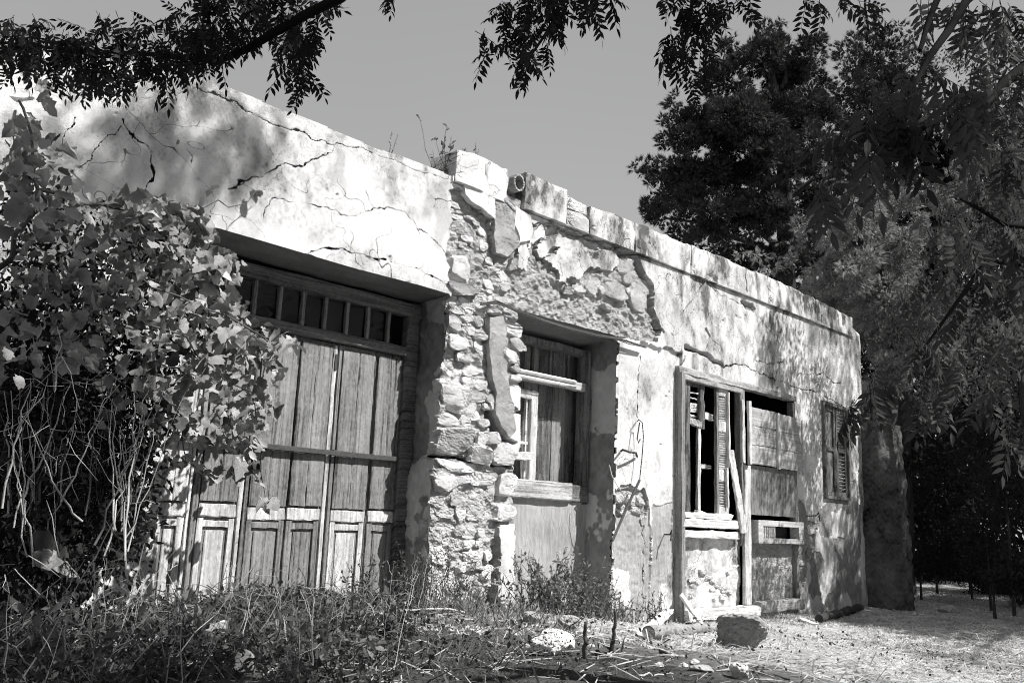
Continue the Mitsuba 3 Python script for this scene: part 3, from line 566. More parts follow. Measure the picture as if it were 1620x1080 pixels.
# left light: broken shutter, bar, louvred leaf
def pb(x0, y0, x1, y1, w, t, Y, m, name, side=(1, 0, 0), jit=.003, n=8):
    return put(name, bar(F3(x0, y0, Y), F3(x1, y1, Y), w, t, side, n, jit), m, B)
pb(1086, 601, 1086, 812, .10, .05, .04, 'dark_wood', 'shutter_stile')
pb(1109, 606, 1109, 676, .11, .04, .05, 'dark_wood', 'shutter_stile', jit=.006)
pb(1088, 606, 1110, 610, .06, .04, .05, 'dark_beam', 'broken_rail', (0, 0, 1)); pb(1089, 664, 1108, 672, .09, .04, .05, 'beam_wood', 'broken_rail', (0, 0, 1), .006)
for k, (y0, y1, w, mm) in enumerate(((620, 623, .012, 'white_beam'), (628, 632, .012, 'white_beam'), (640, 643, .05, 'white_beam'), (648, 650, .05, 'white_beam'), (655, 661, .02, 'white_beam'))):
    pb(1089, y0, 1106, y1, w, .012, .06+.01*k, mm, 'shutter_slat', (0, -.4, 1))
pb(1114, 657, 1127, 661, .09, .03, .12, 'white_beam', 'broken_rail', (0, 0, 1)); 
pb(1113, 606, 1132, 612, .05, .04, .10, 'dark_beam', 'broken_rail', (0, 0, 1))
pb(1105, 678, 1104, 812, .06, .04, .16, 'pale_wood', 'casement_bar'); pb(1108, 737, 1124, 739, .05, .03, .16, 'beam_wood', 'casement_bar', (0, 0, 1))
pb(1102, 808, 1118, 815, .04, .06, .10, 'white_beam', 'broken_rail', (0, 0, 1))
pb(1133, 614, 1134, 815, .05, .045, .03, 'door_wood', 'shutter_stile'); pb(1148, 618, 1149, 820, .06, .045, .03, 'pale_wood', 'shutter_stile')
pb(1152, 620, 1153, 740, .035, .03, -.01, 'pale_wood', 'shutter_stile'); pb(1150, 740, 1151, 802, .035, .03, -.015, 'pale_wood', 'shutter_stile')
for y, w in ((621, .10), (675, .14), (752, .14), (811, .16)): pb(1135, y-1, 1147, y+1, w, .04, .03, 'pale_wood', 'shutter_rail', (0, 0, 1))
for y0, y1 in ((632, 666), (684, 742), (763, 800)):
    n = int((y1-y0)/3.4)
    for k in range(n): y = y0+(y1-y0)*k/(n-1); pb(1135, y-1, 1147, y, .034, .007, .03, 'white_beam', 'louvre_slat', (0, .75, -.6), .0006, 2)
put('leaning_plank', bar(F3(1155, 712, -.02), F3(1177, 842, -.09), .13, .03, (1, 0, 0), 12, .006), 'pale_wood', B)
# right shutter pair
put('side_shutter', MB().add(*bar((12.92, .0, 1.62), (12.92, .0, 3.08), .06, .08)).add(*bar((13.72, .0, 1.62), (13.72, .0, 3.05), .05, .08)).add(*bar((12.9, 0, 3.07), (13.74, 0, 3.05), .06, .08, (0, 0, 1))).add(*bar((12.9, 0, 1.64), (13.74, 0, 1.64), .05, .08, (0, 0, 1))).add(*box(12.9, 13.74, .05, .07, 1.6, 3.1)), 'dark_wood', B)
SS = f'{B}__side_shutter'
for (a, b) in ((2.42, 2.98), (1.72, 2.34)): put('panel', bar((13.14, .028, a), (13.13, .028, b), .26, .02, (1, 0, 0), 6, .002), 'door_wood', SS)
for a in (12.97, 13.30, 13.38, 13.68): put('stile', bar((a, .01, 1.66), (a, .01, 3.04), .06, .04, (1, 0, 0), 6, .003), 'dark_wood', SS)
for a in (1.70, 2.38, 3.0): put('rail', bar((12.98, .012, a), (13.68, .012, a), .07, .035, (0, 0, 1), 6, .003), 'dark_wood', SS)
for k in range(22):
    z = 1.78+k*.055
    if abs(z-2.38) < .06: continue
    put('louvre_slat', bar((13.41, .02, z), (13.65, .02, z), .045, .008, (0, .7, -.6), 2, .0006), 'beam_wood', SS)
# ironwork on the plaster block
pts = [F3(*q, -.05) for q in ((1012,668),(1010,680),(1008,694),(1010,700),(1013,694))]
k = thing('iron_latch', 'thin iron rod hook hanging from a staple on the white plaster beside the doorway', 'hook')
put('hook', tube(pts, .008), 'iron', k, smooth=True); put('staple', tube([F3(1008,666,0.03), F3(1011,664,-.06), F3(1016,668,-.05), F3(1018,690,-.06), F3(1016,720,-.06), F3(1012,758,-.07)], .0065), 'iron', k, smooth=True)
k = thing('iron_bracket', 'short rusty iron bracket sticking out of the plaster below the hook', 'bracket')
put('arm', tube([F3(983,713,.03), F3(985,711,-.07), F3(997,715,-.09), F3(1006,716,-.05), F3(1008,722,.02)], .013), 'iron', k, smooth=True)
k = thing('wall_spike', 'small bent iron spike driven into the wall left of the window post', 'spike')
put('shank', tube([F3(1051,845,.04), F3(1060,845,-.08), F3(1063,838,-.10), F3(1061,855,-.10)], .009), 'iron', k, smooth=True)
k = thing('wall_spike', 'bent iron peg sticking out of the wall left of the side shutters', 'spike')
put('shank', tube([F3(1273,816,.03), F3(1292,815,-.10), F3(1295,810,-.11), F3(1297,824,-.11)], .010), 'iron', k, smooth=True)
k = thing('iron_rod', 'dark iron rod leaning across the corner of the white plaster block', 'rod')
put('rod', tube([F3(1012,759,-.09), F3(990,806,-.14), F3(969,855,-.20)], [.016, .017, .014]), 'iron', k, smooth=True)
k = thing('wire', 'thin pale wire curling down the doorway corner', 'wire')
put('wire', tube([F3(964,735,.02), F3(968,752,-.02), F3(978,770,-.05), F3(985,780,-.06), F3(990,790,-.02), F3(992,800,0)], .005, 5), 'pale_twig', k)

# ---- end buttress
k = thing('buttress', 'dark weathered masonry buttress at the far right end of the building', 'buttress')
m = trimesh.creation.box(bounds=[[14.28, -.47, -.3], [14.72, .6, 3.02]]).subdivide_to_size(.06, max_iter=7); v = np.array(m.vertices)
w = np.clip((3.0-v[:, 2])/3.3, 0, 1); v[:, 1] -= .12*w*(v[:, 1] < -.3); v[:, 2] -= sstep(2.6, 3.02, v[:, 2])*np.clip(-v[:, 1]+.1, 0, 1)*.30
cr = np.hypot(np.clip(.16-(v[:, 0]-14.28), 0, 1), np.clip(v[:, 1]*-1-.5, 0, 1)); v[:, 0] += .13*sstep(-.28, -.47, v[:, 1])*(v[:, 0] < 14.4); v += np.stack([meshkit.fbm(v*3+s, 4, 3)-.5 for s in (0, 9, 17)], -1)*[.14, .13, .12]+np.stack([meshkit.fbm(v*11+s, 3, 3)-.5 for s in (1, 8, 15)], -1)*.06
put('masonry', (v, np.array(m.faces)), 'old_wall', k, smooth=35)

# ------------------------------------------------------------------ foliage templates
def lens(L, W, fold=.25, curve=.12, n=3):
    """a leaflet along +x folded on its midrib"""
    u = np.linspace(0, 1, n+2); w = W*np.sin(np.pi*u**.85)
    mid = np.stack([u*L, 0*u, -curve*L*u*u], -1); l = mid[1:-1]+np.stack([0*w[1:-1], w[1:-1], w[1:-1]*fold], -1); r = mid[1:-1]+np.stack([0*w[1:-1], -w[1:-1], w[1:-1]*fold], -1)
    V = np.vstack([mid, l, r]); M, Lo, Ro = n+2, n+2, 2*n+2; f = []
    for s, O in ((1, Lo), (-1, Ro)):
        tri = [[0, 1, O]]
        for i in range(n-1): tri += [[i+1, i+2, O+i+1], [i+1, O+i+1, O+i]]
        tri += [[n, n+1, O+n-1]]
        f += [t if s > 0 else t[::-1] for t in tri]
    return V, np.array(f)
def pinnate(pairs, L, lw, seed, n=2, droop=.25):
    r = np.random.default_rng(seed); m = MB(); lv, lf = lens(1, lw*.86, .22, .18, n); R = L
    ax = lambda u: np.array([u*R, 0, -droop*R*u*u])
    m.add(*tube([ax(u) for u in np.linspace(0, 1, 4)], [R*.012, R*.01, R*.007, R*.004], 3, False))
    for i in range(pairs+1):
        u = .22+.78*i/pairs; p = ax(u)
        for s in ((1, -1) if i < pairs else (0,)):
            d = np.array([.62 if s else 1, s*.9, -.55 if s else -droop*1.6])+r.normal(0, .13, 3); sc = R*.36*(1-.25*abs(u-.55))*r.uniform(.85, 1.12)
            v, f = scatter(lv, lf, p[None], d[None], np.array([[r.normal(0, .25), r.normal(0, .25), 1.]]), sc); m.add(v, f)
    return m.mesh()
PIN = [pinnate(5, 1., .19, s) for s in range(3)]; PIN1 = [pinnate(5, 1., .19, s, 1) for s in range(3)]
def bough_leaves(clusters, r, size, droop=.7, T=PIN):
    """compound leaves spread through clusters (centre, radius, count)"""
    m = MB()
    for c, rad, n in clusters:
        p = rdir(r, n)*(r.uniform(0, 1, (n, 1))**.45); d = unit(p*.8+rdir(r, n)*.5+np.array([0, 0, -droop])); p = np.asarray(c)+p*rad
        k = r.integers(0, 3, n)
        for t in range(3):
            q = k == t
            if q.any(): m.add(*scatter(*T[t], p[q]-d[q]*size*.4, d[q], rdir(r, q.sum())*.5+[0, 0, 1.], size*r.uniform(.7, 1.25, q.sum())))
    return m
def pxc(lst, t, dens, jit, r, scl=1.):
    out = []
    for px, py, rp in lst:
        tt = t*(1+r.uniform(-jit, jit)); rad = rp*tt/FOC*scl
        out.append((at(px, py, tt), rad, max(3, int(dens*rp*rp/100))))
    return out
def limb(pts, rad, parent, name='limb', bsdf='bark'): return put(name, tube(pts, rad, 7), bsdf, parent, smooth=True)

# ---- overhanging tree (its trunk stands to the left of the camera, out of the frame)
r = np.random.default_rng(11)
k = thing('overhanging_tree', 'dark pinnate leaved boughs hanging across the top left corner and the top of the sky', 'tree')
trunk = np.array([3.4, -7.6, 0]); 
put('trunk', tube([(3.4, -7.6, -.3), (3.35, -7.4, 2), (3.3, -7.0, 4.2), (3.2, -6.6, 6.5)], [.22, .18, .15, .10], 9), 'bark', k, smooth=True)
A = [at(540, -4, 3.0), at(490, 20, 3.05), at(440, 48, 3.1), at(390, 78, 3.15), at(345, 96, 3.2), at(300, 92, 3.3), at(230, 85, 3.4), at(120, 80, 3.5), at(20, 70, 3.6)]
limb([(3.3, -7.0, 4.2), at(700, -250, 2.8), at(600, -60, 2.9)]+A, [.09, .05, .022, .018, .017, .016, .014, .012, .010, .008, .007, .004], k, bsdf='bough_bark')
limb([at(600, -60, 2.9), at(640, -60, 3.1), at(740, -70, 3.2), at(860, -30, 3.3), at(880, 30, 3.3), at(835, 95, 3.35)], [.03, .025, .02, .012, .008, .004], k)
limb([at(740, -70, 3.2), at(980, -80, 3.3), at(1100, -20, 3.4), at(1085, 60, 3.4), at(1075, 110, 3.45)], [.022, .018, .012, .008, .004], k)
TL = [(15,70,32),(45,60,30),(35,95,24),(80,75,34),(120,65,34),(110,100,34),(150,90,36),(190,60,34),(200,105,36),(160,125,20),(240,80,40),(260,110,28),(290,50,36),(300,95,30),(340,35,38),(330,75,34),(380,25,36),(370,62,26),(420,20,34),(425,55,24),(460,30,32),(470,70,30),(480,105,28),(475,135,18),(450,115,18),(500,55,26),(505,20,24),(95,125,18),(130,130,16),(205,140,14),(185,135,16),(262,128,14),(300,115,16),(10,100,16),(215,30,14),(260,45,18),(160,40,16),(60,35,16),(15,35,14),(440,-20,40),(380,-20,30),(320,5,28),(620,0,10),(535,-5,14),
      (800,25,26),(840,5,36),(890,0,36),(935,5,22),(960,2,16),(820,55,28),(860,45,26),(790,75,18),(770,90,12),(830,90,20),(828,112,10),(868,75,16),(760,60,10),(880,25,24),
      (1050,5,18),(1090,20,34),(1130,10,26),(1165,5,16),(1085,60,28),(1070,95,24),(1110,85,24),(1055,70,18),(1120,120,18),(1090,130,16),(1135,45,16),(1180,0,12),
      (1275,5,14),(1300,8,16),(1330,0,16),(1365,5,16),(1385,20,12),(1395,40,10)]
m = bough_leaves(pxc(TL, 3.3, 1.5, .10, r), r, .105)
put('crown', m, 'bough_leaf', k, smooth=False)
# the rest of this crown is above and behind the camera; it throws the dappled shade on the left of the facade and on the ground
def shade(tx, ty, tz, t, rad, n): return (np.array([tx, ty, tz])+SUN*t, rad, n)
S = []
for px, py, rad, n in ((255,220,.36,44),(300,235,.40,56),(345,230,.36,48),(385,222,.28,34),(415,212,.2,16),(225,240,.36,44),(270,255,.3,30),(330,262,.28,22),(200,262,.36,44),(160,260,.34,30),(120,285,.40,40),(140,225,.26,14),(60,300,.5,44),(20,330,.5,44),(245,190,.2,10)):
    q = F(px, py); S.append(shade(q[0], 0, q[1], 4.6, rad, n))
for x, y, z, rad, n in ((1.0,-.4,2.0,.7,50),(.6,-.6,1.2,.7,50),(1.5,-.7,.9,.6,44),(2.0,-.5,1.0,.45,26),(.2,-.8,.6,.8,50),(1.4,-1.6,.4,.6,40),(1.9,-1.2,.5,.5,28),(2.4,-1.7,.4,.5,30),(.9,-2.2,.4,.7,46),(1.6,-2.6,.4,.6,34),(2.9,-1.3,.4,.35,14),(2.3,-.6,.7,.4,18),(.2,-1.8,.5,.8,50),(3.2,-2.1,.3,.35,12),(1.0,-.3,2.7,.5,34),(.9,-1.,2.9,.55,44),(.5,-1.,2.4,.55,44),(1.1,-1.,2.2,.5,40),(.9,-1.,1.7,.45,34),(1.35,-1.,2.6,.3,16),(1.3,-1.,1.4,.4,30),(1.9,-.6,1.3,.4,24),(1.5,-.8,1.9,.3,14),(.8,-1.1,3.2,.5,44),(1.2,-3.0,.3,.6,50),(2.2,-2.6,.3,.5,34),(2.6,-2.0,.3,.45,26),(1.7,-2.1,.4,.5,36),(.6,-3.2,.3,.6,44),(1.5,-.4,.6,.5,50),(1.1,-.4,1.2,.5,50),(3.1,-1.7,.3,.4,14),(2.9,-.7,.4,.3,14),(3.6,-1.2,.3,.3,10),(2.,-3.3,.2,.5,26)):
    S.append(shade(x, y, z, 4.3, rad, int(n*(3.4 if x < 1.7 and z > 1.1 else 2.2 if x < 1.7 else 1.2))))
for px, py, rp in TL[::2]: S.append(shade(*at(px, py, 3.3), 1.6, .34, 16))
m = bough_leaves(S, r, .20, T=PIN1); put('upper_crown', m, 'bough_leaf', k)
cen = np.array([c for c, _, _ in S])
BC = [(np.array([x, y, z]), 1.5) for x, y, z in ((-6,-11,2),(-4,-12,4.5),(-1,-13,2),(1,-13,5),(4,-13.5,2),(6,-14,5),(9,-14,2),(11,-14.5,5),(14,-14.5,2.5),(-8,-8,3),(-9,-5,4),(-8,-2,3),(-6,-9,5.5),(-7,-4,6.5),(16,-14,5),(19,-13,3),(-10,-1,5.5))]  # unseen leaf masses behind the camera, added to cut sky fill
for c in cen[::5]: limb(bend((3.2, -6.8, 5.6), c, -.4, 6, .08, r), np.linspace(.05, .012, 6), k)

# ---- right foreground tree: long drooping compound leaves close to the camera
r = np.random.default_rng(12)
k = thing('drooping_tree', 'near tree on the right edge with long drooping dark compound leaves and berry clusters', 'tree')
tb = at(1760, 600, 4.0); tb[2] = -.1
put('trunk', tube([tb, tb+[.1, .1, 1.6], at(1720, 250, 4.0), at(1690, 60, 4.1), at(1680, -200, 4.2)], [.17, .15, .13, .10, .07], 9), 'bark', k, smooth=True)
limb([at(1720, 250, 4.0), at(1640, 90, 3.6), at(1590, 130, 3.3), at(1540, 190, 3.2), at(1500, 250, 3.1)], [.05, .025, .02, .014, .008], k, bsdf='bough_bark')
limb([at(1690, 60, 4.1), at(1600, -60, 3.6), at(1530, 0, 3.2), at(1500, 50, 3.0), at(1470, 90, 2.9), at(1450, 130, 2.8), at(1400, 190, 2.7)], [.04, .025, .016, .014, .011, .007, .004], k, bsdf='bough_bark')
limb([at(1600, -60, 3.6), at(1485, -5, 3.3), at(1470, 30, 3.2), at(1455, 80, 3.1)], [.02, .013, .011, .007], k, bsdf='bough_bark')
limb([at(1720, 250, 4.0), at(1640, 360, 3.6), at(1590, 355, 3.4), at(1540, 325, 3.3), at(1520, 315, 3.2)], [.05, .014, .010, .007, .004], k, bsdf='bough_bark')
limb([at(1720, 300, 4.0), at(1640, 420, 3.6), at(1560, 412, 3.3), at(1520, 470, 3.3), at(1455, 560, 3.3)], [.05, .013, .011, .008, .004], k, bsdf='bough_bark')
NEAR = [(1400,170,30),(1440,150,34),(1480,140,30),(1375,205,32),(1345,235,28),(1420,215,36),(1465,205,34),(1510,180,34),(1330,265,24),(1315,290,18),(1380,255,26),(1420,265,24),(1550,150,26),(1300,315,14)]
MID = [(1560,30,44),(1610,40,36),(1590,90,40),(1530,50,30),(1615,130,34),(1580,170,34),(1610,200,30),(1500,20,24),(1560,110,26),(1460,15,16),
       (1540,230,34),(1590,260,40),(1610,320,40),(1555,300,34),(1500,330,26),(1470,370,28),(1520,380,36),(1570,370,38),(1610,400,40),(1540,440,40),(1590,470,40),(1480,450,30),(1440,480,26),(1610,530,38),(1560,520,38),(1510,520,30),(1450,560,30),(1480,590,30),(1400,610,22),(1430,630,20),(1375,632,14),(1530,590,30),(1590,600,34),(1560,650,26),(1610,660,26),(1590,700,18),(1480,640,16),(1340,655,8)]
m = MB()
cl = pxc(NEAR, 2.3, .55, .12, r); put('near_crown', bough_leaves(cl, r, .15, .9), 'droop_leaf', k)
put('crown', bough_leaves(pxc(MID, 3.4, .55, .13, r), r, .155, 1.0), 'droop_leaf', k)
S = [shade(*at(px, py, 2.2), 1.3, .32, 18) for px, py, _ in NEAR[::4]]
put('upper_crown', bough_leaves(S, r, .24, T=PIN1), 'bough_leaf', k)
for px, py in ((1452,235),(1468,245),(1480,225),(1490,255),(1475,265),(1445,262)):
    m = MB(); c = at(px, py, 2.25)
    for i in range(9):
        q = c+r.normal(0, .022, 3); s = trimesh.creation.icosphere(1, .008); m.add(np.array(s.vertices)+q, s.faces); m.add(*tube([q, c+[0, 0, .06]], .0015, 3, False))
    put('berry_cluster', m, 'dark_leaf', k)
# ---- shade trees off the right edge, standing in front of the far end of the facade
r = np.random.default_rng(13)
k = thing('shade_tree', 'leafy tree with small sunlit leaves behind the drooping boughs at the right edge', 'tree')
tb = np.array([19.0, -5.2, -.1]); put('trunk', tube([tb, tb+[-.2, .1, 2], tb+[-.6, .3, 4], tb+[-1, .4, 6.5]], [.24, .2, .16, .08], 9), 'bark', k, smooth=True)
S = []
for px, py, rad, n in ((1350,540,.55,30),(1330,600,.5,26),(1290,560,.42,16),(1345,680,.5,26),(1350,780,.55,30),(1300,720,.45,16),(1330,860,.5,26),(1345,930,.5,28),(1300,850,.4,14),(1285,500,.3,6),(1280,950,.4,8),(1310,500,.4,14),(1275,760,.25,4),(1240,775,.16,3),(1245,920,.16,3),(1410,820,.6,34),(1430,700,.6,34)):
    q = F(px, py); S.append(shade(q[0], 0, q[1], 3.6+r.uniform(-.8, 1.2), rad, int(n*2.5)))
for x, y in ((13,-.6),(12,-.7),(14,-1.2),(15,-1.0),(12.8,-1.3),(16,-2),(14.5,-2.0),(13.2,-1.9),(12.0,-1.5),(17.5,-1.5),(18,-.4),(16.5,-.3),(15.5,-2.9),(11,-1.9),(12.2,-2.5),(10.2,-2.5),(9.3,-2.9),(13.8,-2.9),(17,-3),(8.7,-3.3)):
    S.append(shade(x, y, 0, 4.4+r.uniform(-.8, .8), .62, 40 if x < 12 else 230))
put('crown', bough_leaves(S, r, .26, .5, PIN1), 'spark_leaf', k)
S2 = []
for x, y, z in [(x, y, z) for x in (16, 18.5, 21, 23.5, 26) for y in (-2.5, 0, 2.5) for z in (0, 2.2)]: c, rad, n = shade(x+r.uniform(-.6, .6), y+r.uniform(-.6, .6), z, 4.4+r.uniform(-.6, .8), 1.25, 0); S2.append((c, rad))
SHADE2 = S2; SHADE3 = [shade(x+r.uniform(-.25, .25), y+r.uniform(-.2, .2), 0, 4.6+r.uniform(-.6, .6), .6, 0)[:2] for x in np.arange(11.6, 21, .85) for y in (-2.3, -1.6, -.9, -.2, .5) if x-1.3*y > 13.2]
for c, _, _ in S[::4]: limb(bend(tb+[-.6, .3, 4], c, -.3, 6, .12, r), np.linspace(.07, .015, 6), k)

# ---- background trees
def lobes(lst, t, rad_s, r, dj): 
    return [(at(px, py, t+r.uniform(-dj, dj)), rp*t/FOC*rad_s) for px, py, rp in lst]
tri_v = np.array([[0, 0, 0], [.12, .14, .02], [1, 0, 0], [.2, -.15, -.03]]); tri_f = np.array([[3, 1, 2]])
spr = MB()
for a, s in ((0, 1), (.5, .62), (-.55, .5), (.25, .85), (-.3, .75)):
    c, s_ = math.cos(a), math.sin(a); v = tri_v*[s, s*.55, 1]; spr.add(np.stack([v[:, 0]*c-v[:, 1]*s_, v[:, 0]*s_+v[:, 1]*c, v[:, 2]+.08*a], -1), tri_f)
SPR = spr.mesh()
def sprays(lbs, r, dens, size, upw=.2, flat=.8, clump=True):
    m = MB()
    for c, rad in lbs:
        nc = max(5, int(9*(rad/.5)**2)) if clump else 1
        for q in range(nc):
            d = rdir(r, 1)[0]; cc = c+d*rad*r.uniform(.4, 1.22)*[1, 1, flat] if clump else c
            cr = rad*r.uniform(.16, .42) if clump else rad
            n = max(6, int(dens*cr*cr/(size*size)))
            e = rdir(r, n); p = cc+e*cr*(r.uniform(0, 1, (n, 1))**.4); dd = unit(e+d*.6+rdir(r, n)*.5+[0, 0, upw])
            m.add(*scatter(*SPR, p, dd, rdir(r, n), size*r.uniform(.6, 1.3, n)))
    return m
r = np.random.default_rng(14)
J = [(1215,50,26),(1210,85,36),(1175,100,36),(1155,75,26),(1260,75,34),(1285,95,30),(1300,120,24),(1240,120,46),(1150,140,40),(1110,180,36),(1130,210,46),(1180,180,52),(1240,190,52),(1290,170,40),(1085,220,36),(1060,200,22),(1060,260,36),(1035,290,26),(1018,275,14),(1012,262,12),(1032,272,20),(1030,320,22),(1060,320,36),(1110,270,50),(1170,260,52),(1230,260,48),(1290,240,40),(1090,360,36),(1140,340,50),(1200,340,50),(1255,330,42),(1300,320,34),(1050,345,20),(1120,390,30),(1180,410,40),(1240,410,40),(1290,400,40),(1190,30,14),(1230,35,12),(1320,180,26),(1330,260,30),(1070,160,18),(1085,300,36),(1330,340,34),(1350,420,34),(1310,460,40),(1230,455,36),(1360,480,30)]
k = thing('juniper_tree', 'tall dark juniper with ragged crown rising behind the building roof', 'tree')
t0 = at(1245, 560, 25); t0[2] = 0
put('trunk', tube([t0, at(1243, 380, 25), at(1240, 260, 25), at(1225, 150, 25), at(1215, 70, 25)], [.35, .25, .2, .13, .04], 8), 'bark', k, smooth=True)
put('crown', sprays(lobes(J, 25, .95, r, 1.6), r, 78, .165), 'juniper_leaf', k)
for i in range(0, len(J), 4): limb(bend(at(1240, J[i][1]+60, 25), at(J[i][0], J[i][1], 25), -.2, 5, .1, r), np.linspace(.09, .03, 5), k)
P_ = [(1365,70,30),(1385,50,22),(1350,100,30),(1400,90,34),(1430,110,36),(1340,80,20),(1410,55,22),(1450,75,22),(1385,130,40),(1440,60,14),(1350,150,40),(1420,150,40),(1330,200,30),(1460,120,30),(1390,190,46),(1440,200,46),(1350,220,40)]
k = thing('pine_tree', 'soft crowned pine standing behind and right of the tall juniper', 'tree')
t0 = at(1400, 600, 31); t0[2] = 0; put('trunk', tube([t0, at(1400, 300, 31), at(1395, 120, 31)], [.3, .22, .08], 8), 'bark', k, smooth=True)
put('crown', sprays(lobes(P_, 31, 1., r, 1.2), r, 30, .24, .3), 'juniper_leaf', k)
FE = [(1340,270,30),(1380,290,40),(1330,320,36),(1300,370,36),(1360,350,46),(1410,340,40),(1280,430,30),(1330,420,44),(1390,420,50),(1440,390,36),(1240,400,24),(1220,415,18),(1350,480,46),(1410,490,50),(1300,460,26),(1460,460,40),(1380,540,40),(1430,560,50),(1400,610,40),(1450,640,40),(1480,540,40),(1350,520,26),(1200,410,14),(1180,405,12),(1500,300,40),(1470,260,34)]
k = thing('feathery_tree', 'pale feathery tamarisk like tree beyond the right end of the wall', 'tree')
t0 = at(1420, 640, 18.5); t0[2] = 0; put('trunk', tube([t0, at(1425, 600, 18.5), at(1400, 450, 18.5), at(1370, 320, 18.5)], [.2, .16, .1, .04], 8), 'bark', k, smooth=True)
put('crown', sprays(lobes(FE, 18.5, 1.05, r, .9), r, 64., .145, -.3), 'feather_leaf', k)
SP = [(1560,260,50),(1500,300,50),(1600,330,50),(1540,380,50),(1480,400,40),(1600,430,50),(1500,480,50),(1560,520,50),(1610,560,50),(1450,520,40),(1600,620,50),(1540,600,46),(1480,600,40),(1600,200,40),(1500,220,36),(1590,130,40),(1540,90,40),(1610,60,40),(1620,250,50),(1550,170,40),(1500,90,20)]
k = thing('glossy_tree', 'glossy small leaved tree whose leaves sparkle at the right edge, half hidden by drooping boughs', 'tree')
t0 = at(1640, 700, 12.5); t0[2] = 0; put('trunk', tube([t0, at(1630, 600, 12.5), at(1600, 400, 12.5), at(1560, 200, 12.5)], [.2, .16, .1, .04], 8), 'bark', k, smooth=True)
lv, lf = lens(1, .22, .2, .2, 1)
def leafcloud(lbs, r, dens, size, tv=lv, tf=lf):
    m = MB()
    for c, rad in lbs:
        n = int(dens*rad*rad/(size*size)); e = rdir(r, n); p = c+e*rad*(r.uniform(0, 1, (n, 1))**.5)
        m.add(*scatter(tv, tf, p, unit(e*.6+rdir(r, n)+[0, 0, -.4]), rdir(r, n)+[0, 0, .8], size*r.uniform(.6, 1.3, n)))
    return m
put('crown', leafcloud(lobes(SP, 12.5, 1.05, r, 1.0), r, 16., .075), 'spark_leaf', k)
put('outer_crown', leafcloud(SHADE2, r, 30., .20), 'spark_leaf', 'shade_tree'); put('side_crown', leafcloud(SHADE3, np.random.default_rng(8), 36, .16), 'spark_leaf', 'shade_tree')
# dense dark shrubs closing the view at the end of the path
k = thing('background_tree', 'dense dark tree crowns massed far behind the feathery tree', 'tree'); r2 = np.random.default_rng(91)
L = [(at(px+r2.normal(0, 12), py+r2.normal(0, 12), 36+r2.normal(0, 1.5)), 1.75) for px in range(1270, 1700, 52) for py in range(230, 780, 56) if py > 400-.9*(px-1270)]
put('crown', leafcloud(L, r2, 17, .34), 'dark_leaf', k); t0 = at(1500, 640, 36); t0[2] = 0; put('trunk', tube([t0, at(1500, 400, 36)], [.35, .15]), 'bark', k)
US = [('low_shrub', 'low dark bush beside the path just right of the buttress', [(1455,893,20),(1480,896,20),(1505,893,22),(1535,893,24),(1565,890,28),(1465,870,26),(1500,866,28),(1540,862,30)], 16.5, .5, .11),
      ('low_shrub', 'row of dark ground hugging bushes closing the far end of the path', [(px, 905, 0) for px in range(1425, 1660, 20)], 0, 0, .10),
      ('low_shrub', 'low dark plants on the bank at the right edge of the path', [(1570,915,20),(1595,912,24),(1620,915,26),(1640,930,26),(1600,885,26),(1630,890,30)], 12.5, .5, .10),
      ('dark_shrub', 'dark evergreen shrub crowding the path end beside the buttress', [(1470,700,40),(1500,740,50),(1460,770,36),(1520,690,50),(1450,830,26),(1490,850,36),(1540,780,50),(1450,720,26),(1480,790,40),(1520,840,40),(1465,880,16),(1445,868,24),(1480,872,26),(1515,872,26),(1550,868,30),(1585,872,30),(1500,800,44),(1460,820,36),(1440,760,26),(1450,892,20),(1490,896,20),(1530,896,22),(1570,896,24),(1420,870,20),(1425,820,26),(1430,700,30)], 19, 1.3, .19),
      ('dark_shrub', 'twiggy dark shrub at the right edge above the shaded path', [(1590,760,50),(1620,700,50),(1600,830,50),(1560,840,40),(1620,880,40),(1560,710,46),(1580,890,30),(1540,880,26),(1610,920,24),(1580,915,22),(1555,905,20),(1620,935,20),(1600,790,40),(1545,870,26)], 15, 1.0, .13)]
for nm, lb, lst, t, dj, sz in US:
    k = thing(nm, lb, 'shrub'); r2 = np.random.default_rng(int(t*10)); L = lobes(lst, t, 1.05, r2, dj) if t else [(on_ground(px+r2.normal(0, 6), (919 if px < 1560 else 936)+r2.normal(0, 3))+[0, 0, .28], r2.uniform(.38, .6)) for px, _, _ in lst for _ in (0, 1)]
    b, b2 = L[0][0].copy(), L[3][0].copy(); b[2] = b2[2] = -.1
    put('stem', tube([b, L[0][0]], [.03, .01]), 'bark', k); put('stem', tube([b2, L[3][0]], [.025, .01]), 'bark', k)
    put('foliage', leafcloud(L, r2, 26, sz*.8), 'dark_leaf', k)
k = thing('dark_thicket', 'deep shaded thicket closing off the far end of the path', 'thicket')
r2 = np.random.default_rng(77); L = [(np.array([x, y, z]), 2.6) for x, y, z in [(40, 2, 2), (41, 6, 3), (38, -1, 3), (42, 10, 3), (39, 4, 5), (37, 0, 6), (43, 8, 7), (36, 12, 5), (37, 7, 1.5), (39, -4, 2), (37, -6, 5), (36, -9, 2), (38, -3, 7)]]
put('foliage', leafcloud(L, r2, 22, .36), 'dark_leaf', k); put('stem', tube([(40, 3, -.5), (40, 3, 5)], [.3, .1]), 'bark', k); put('stem', tube([(38, -2, -.5), (38, -2, 6)], [.3, .1]), 'bark', k)

put('added_sky_blocker', leafcloud([(c, q*1.25) for c, q in BC], np.random.default_rng(5), 12, .22), 'dark_leaf', 'overhanging_tree')  # added out of view to hold back sky fill from the facade
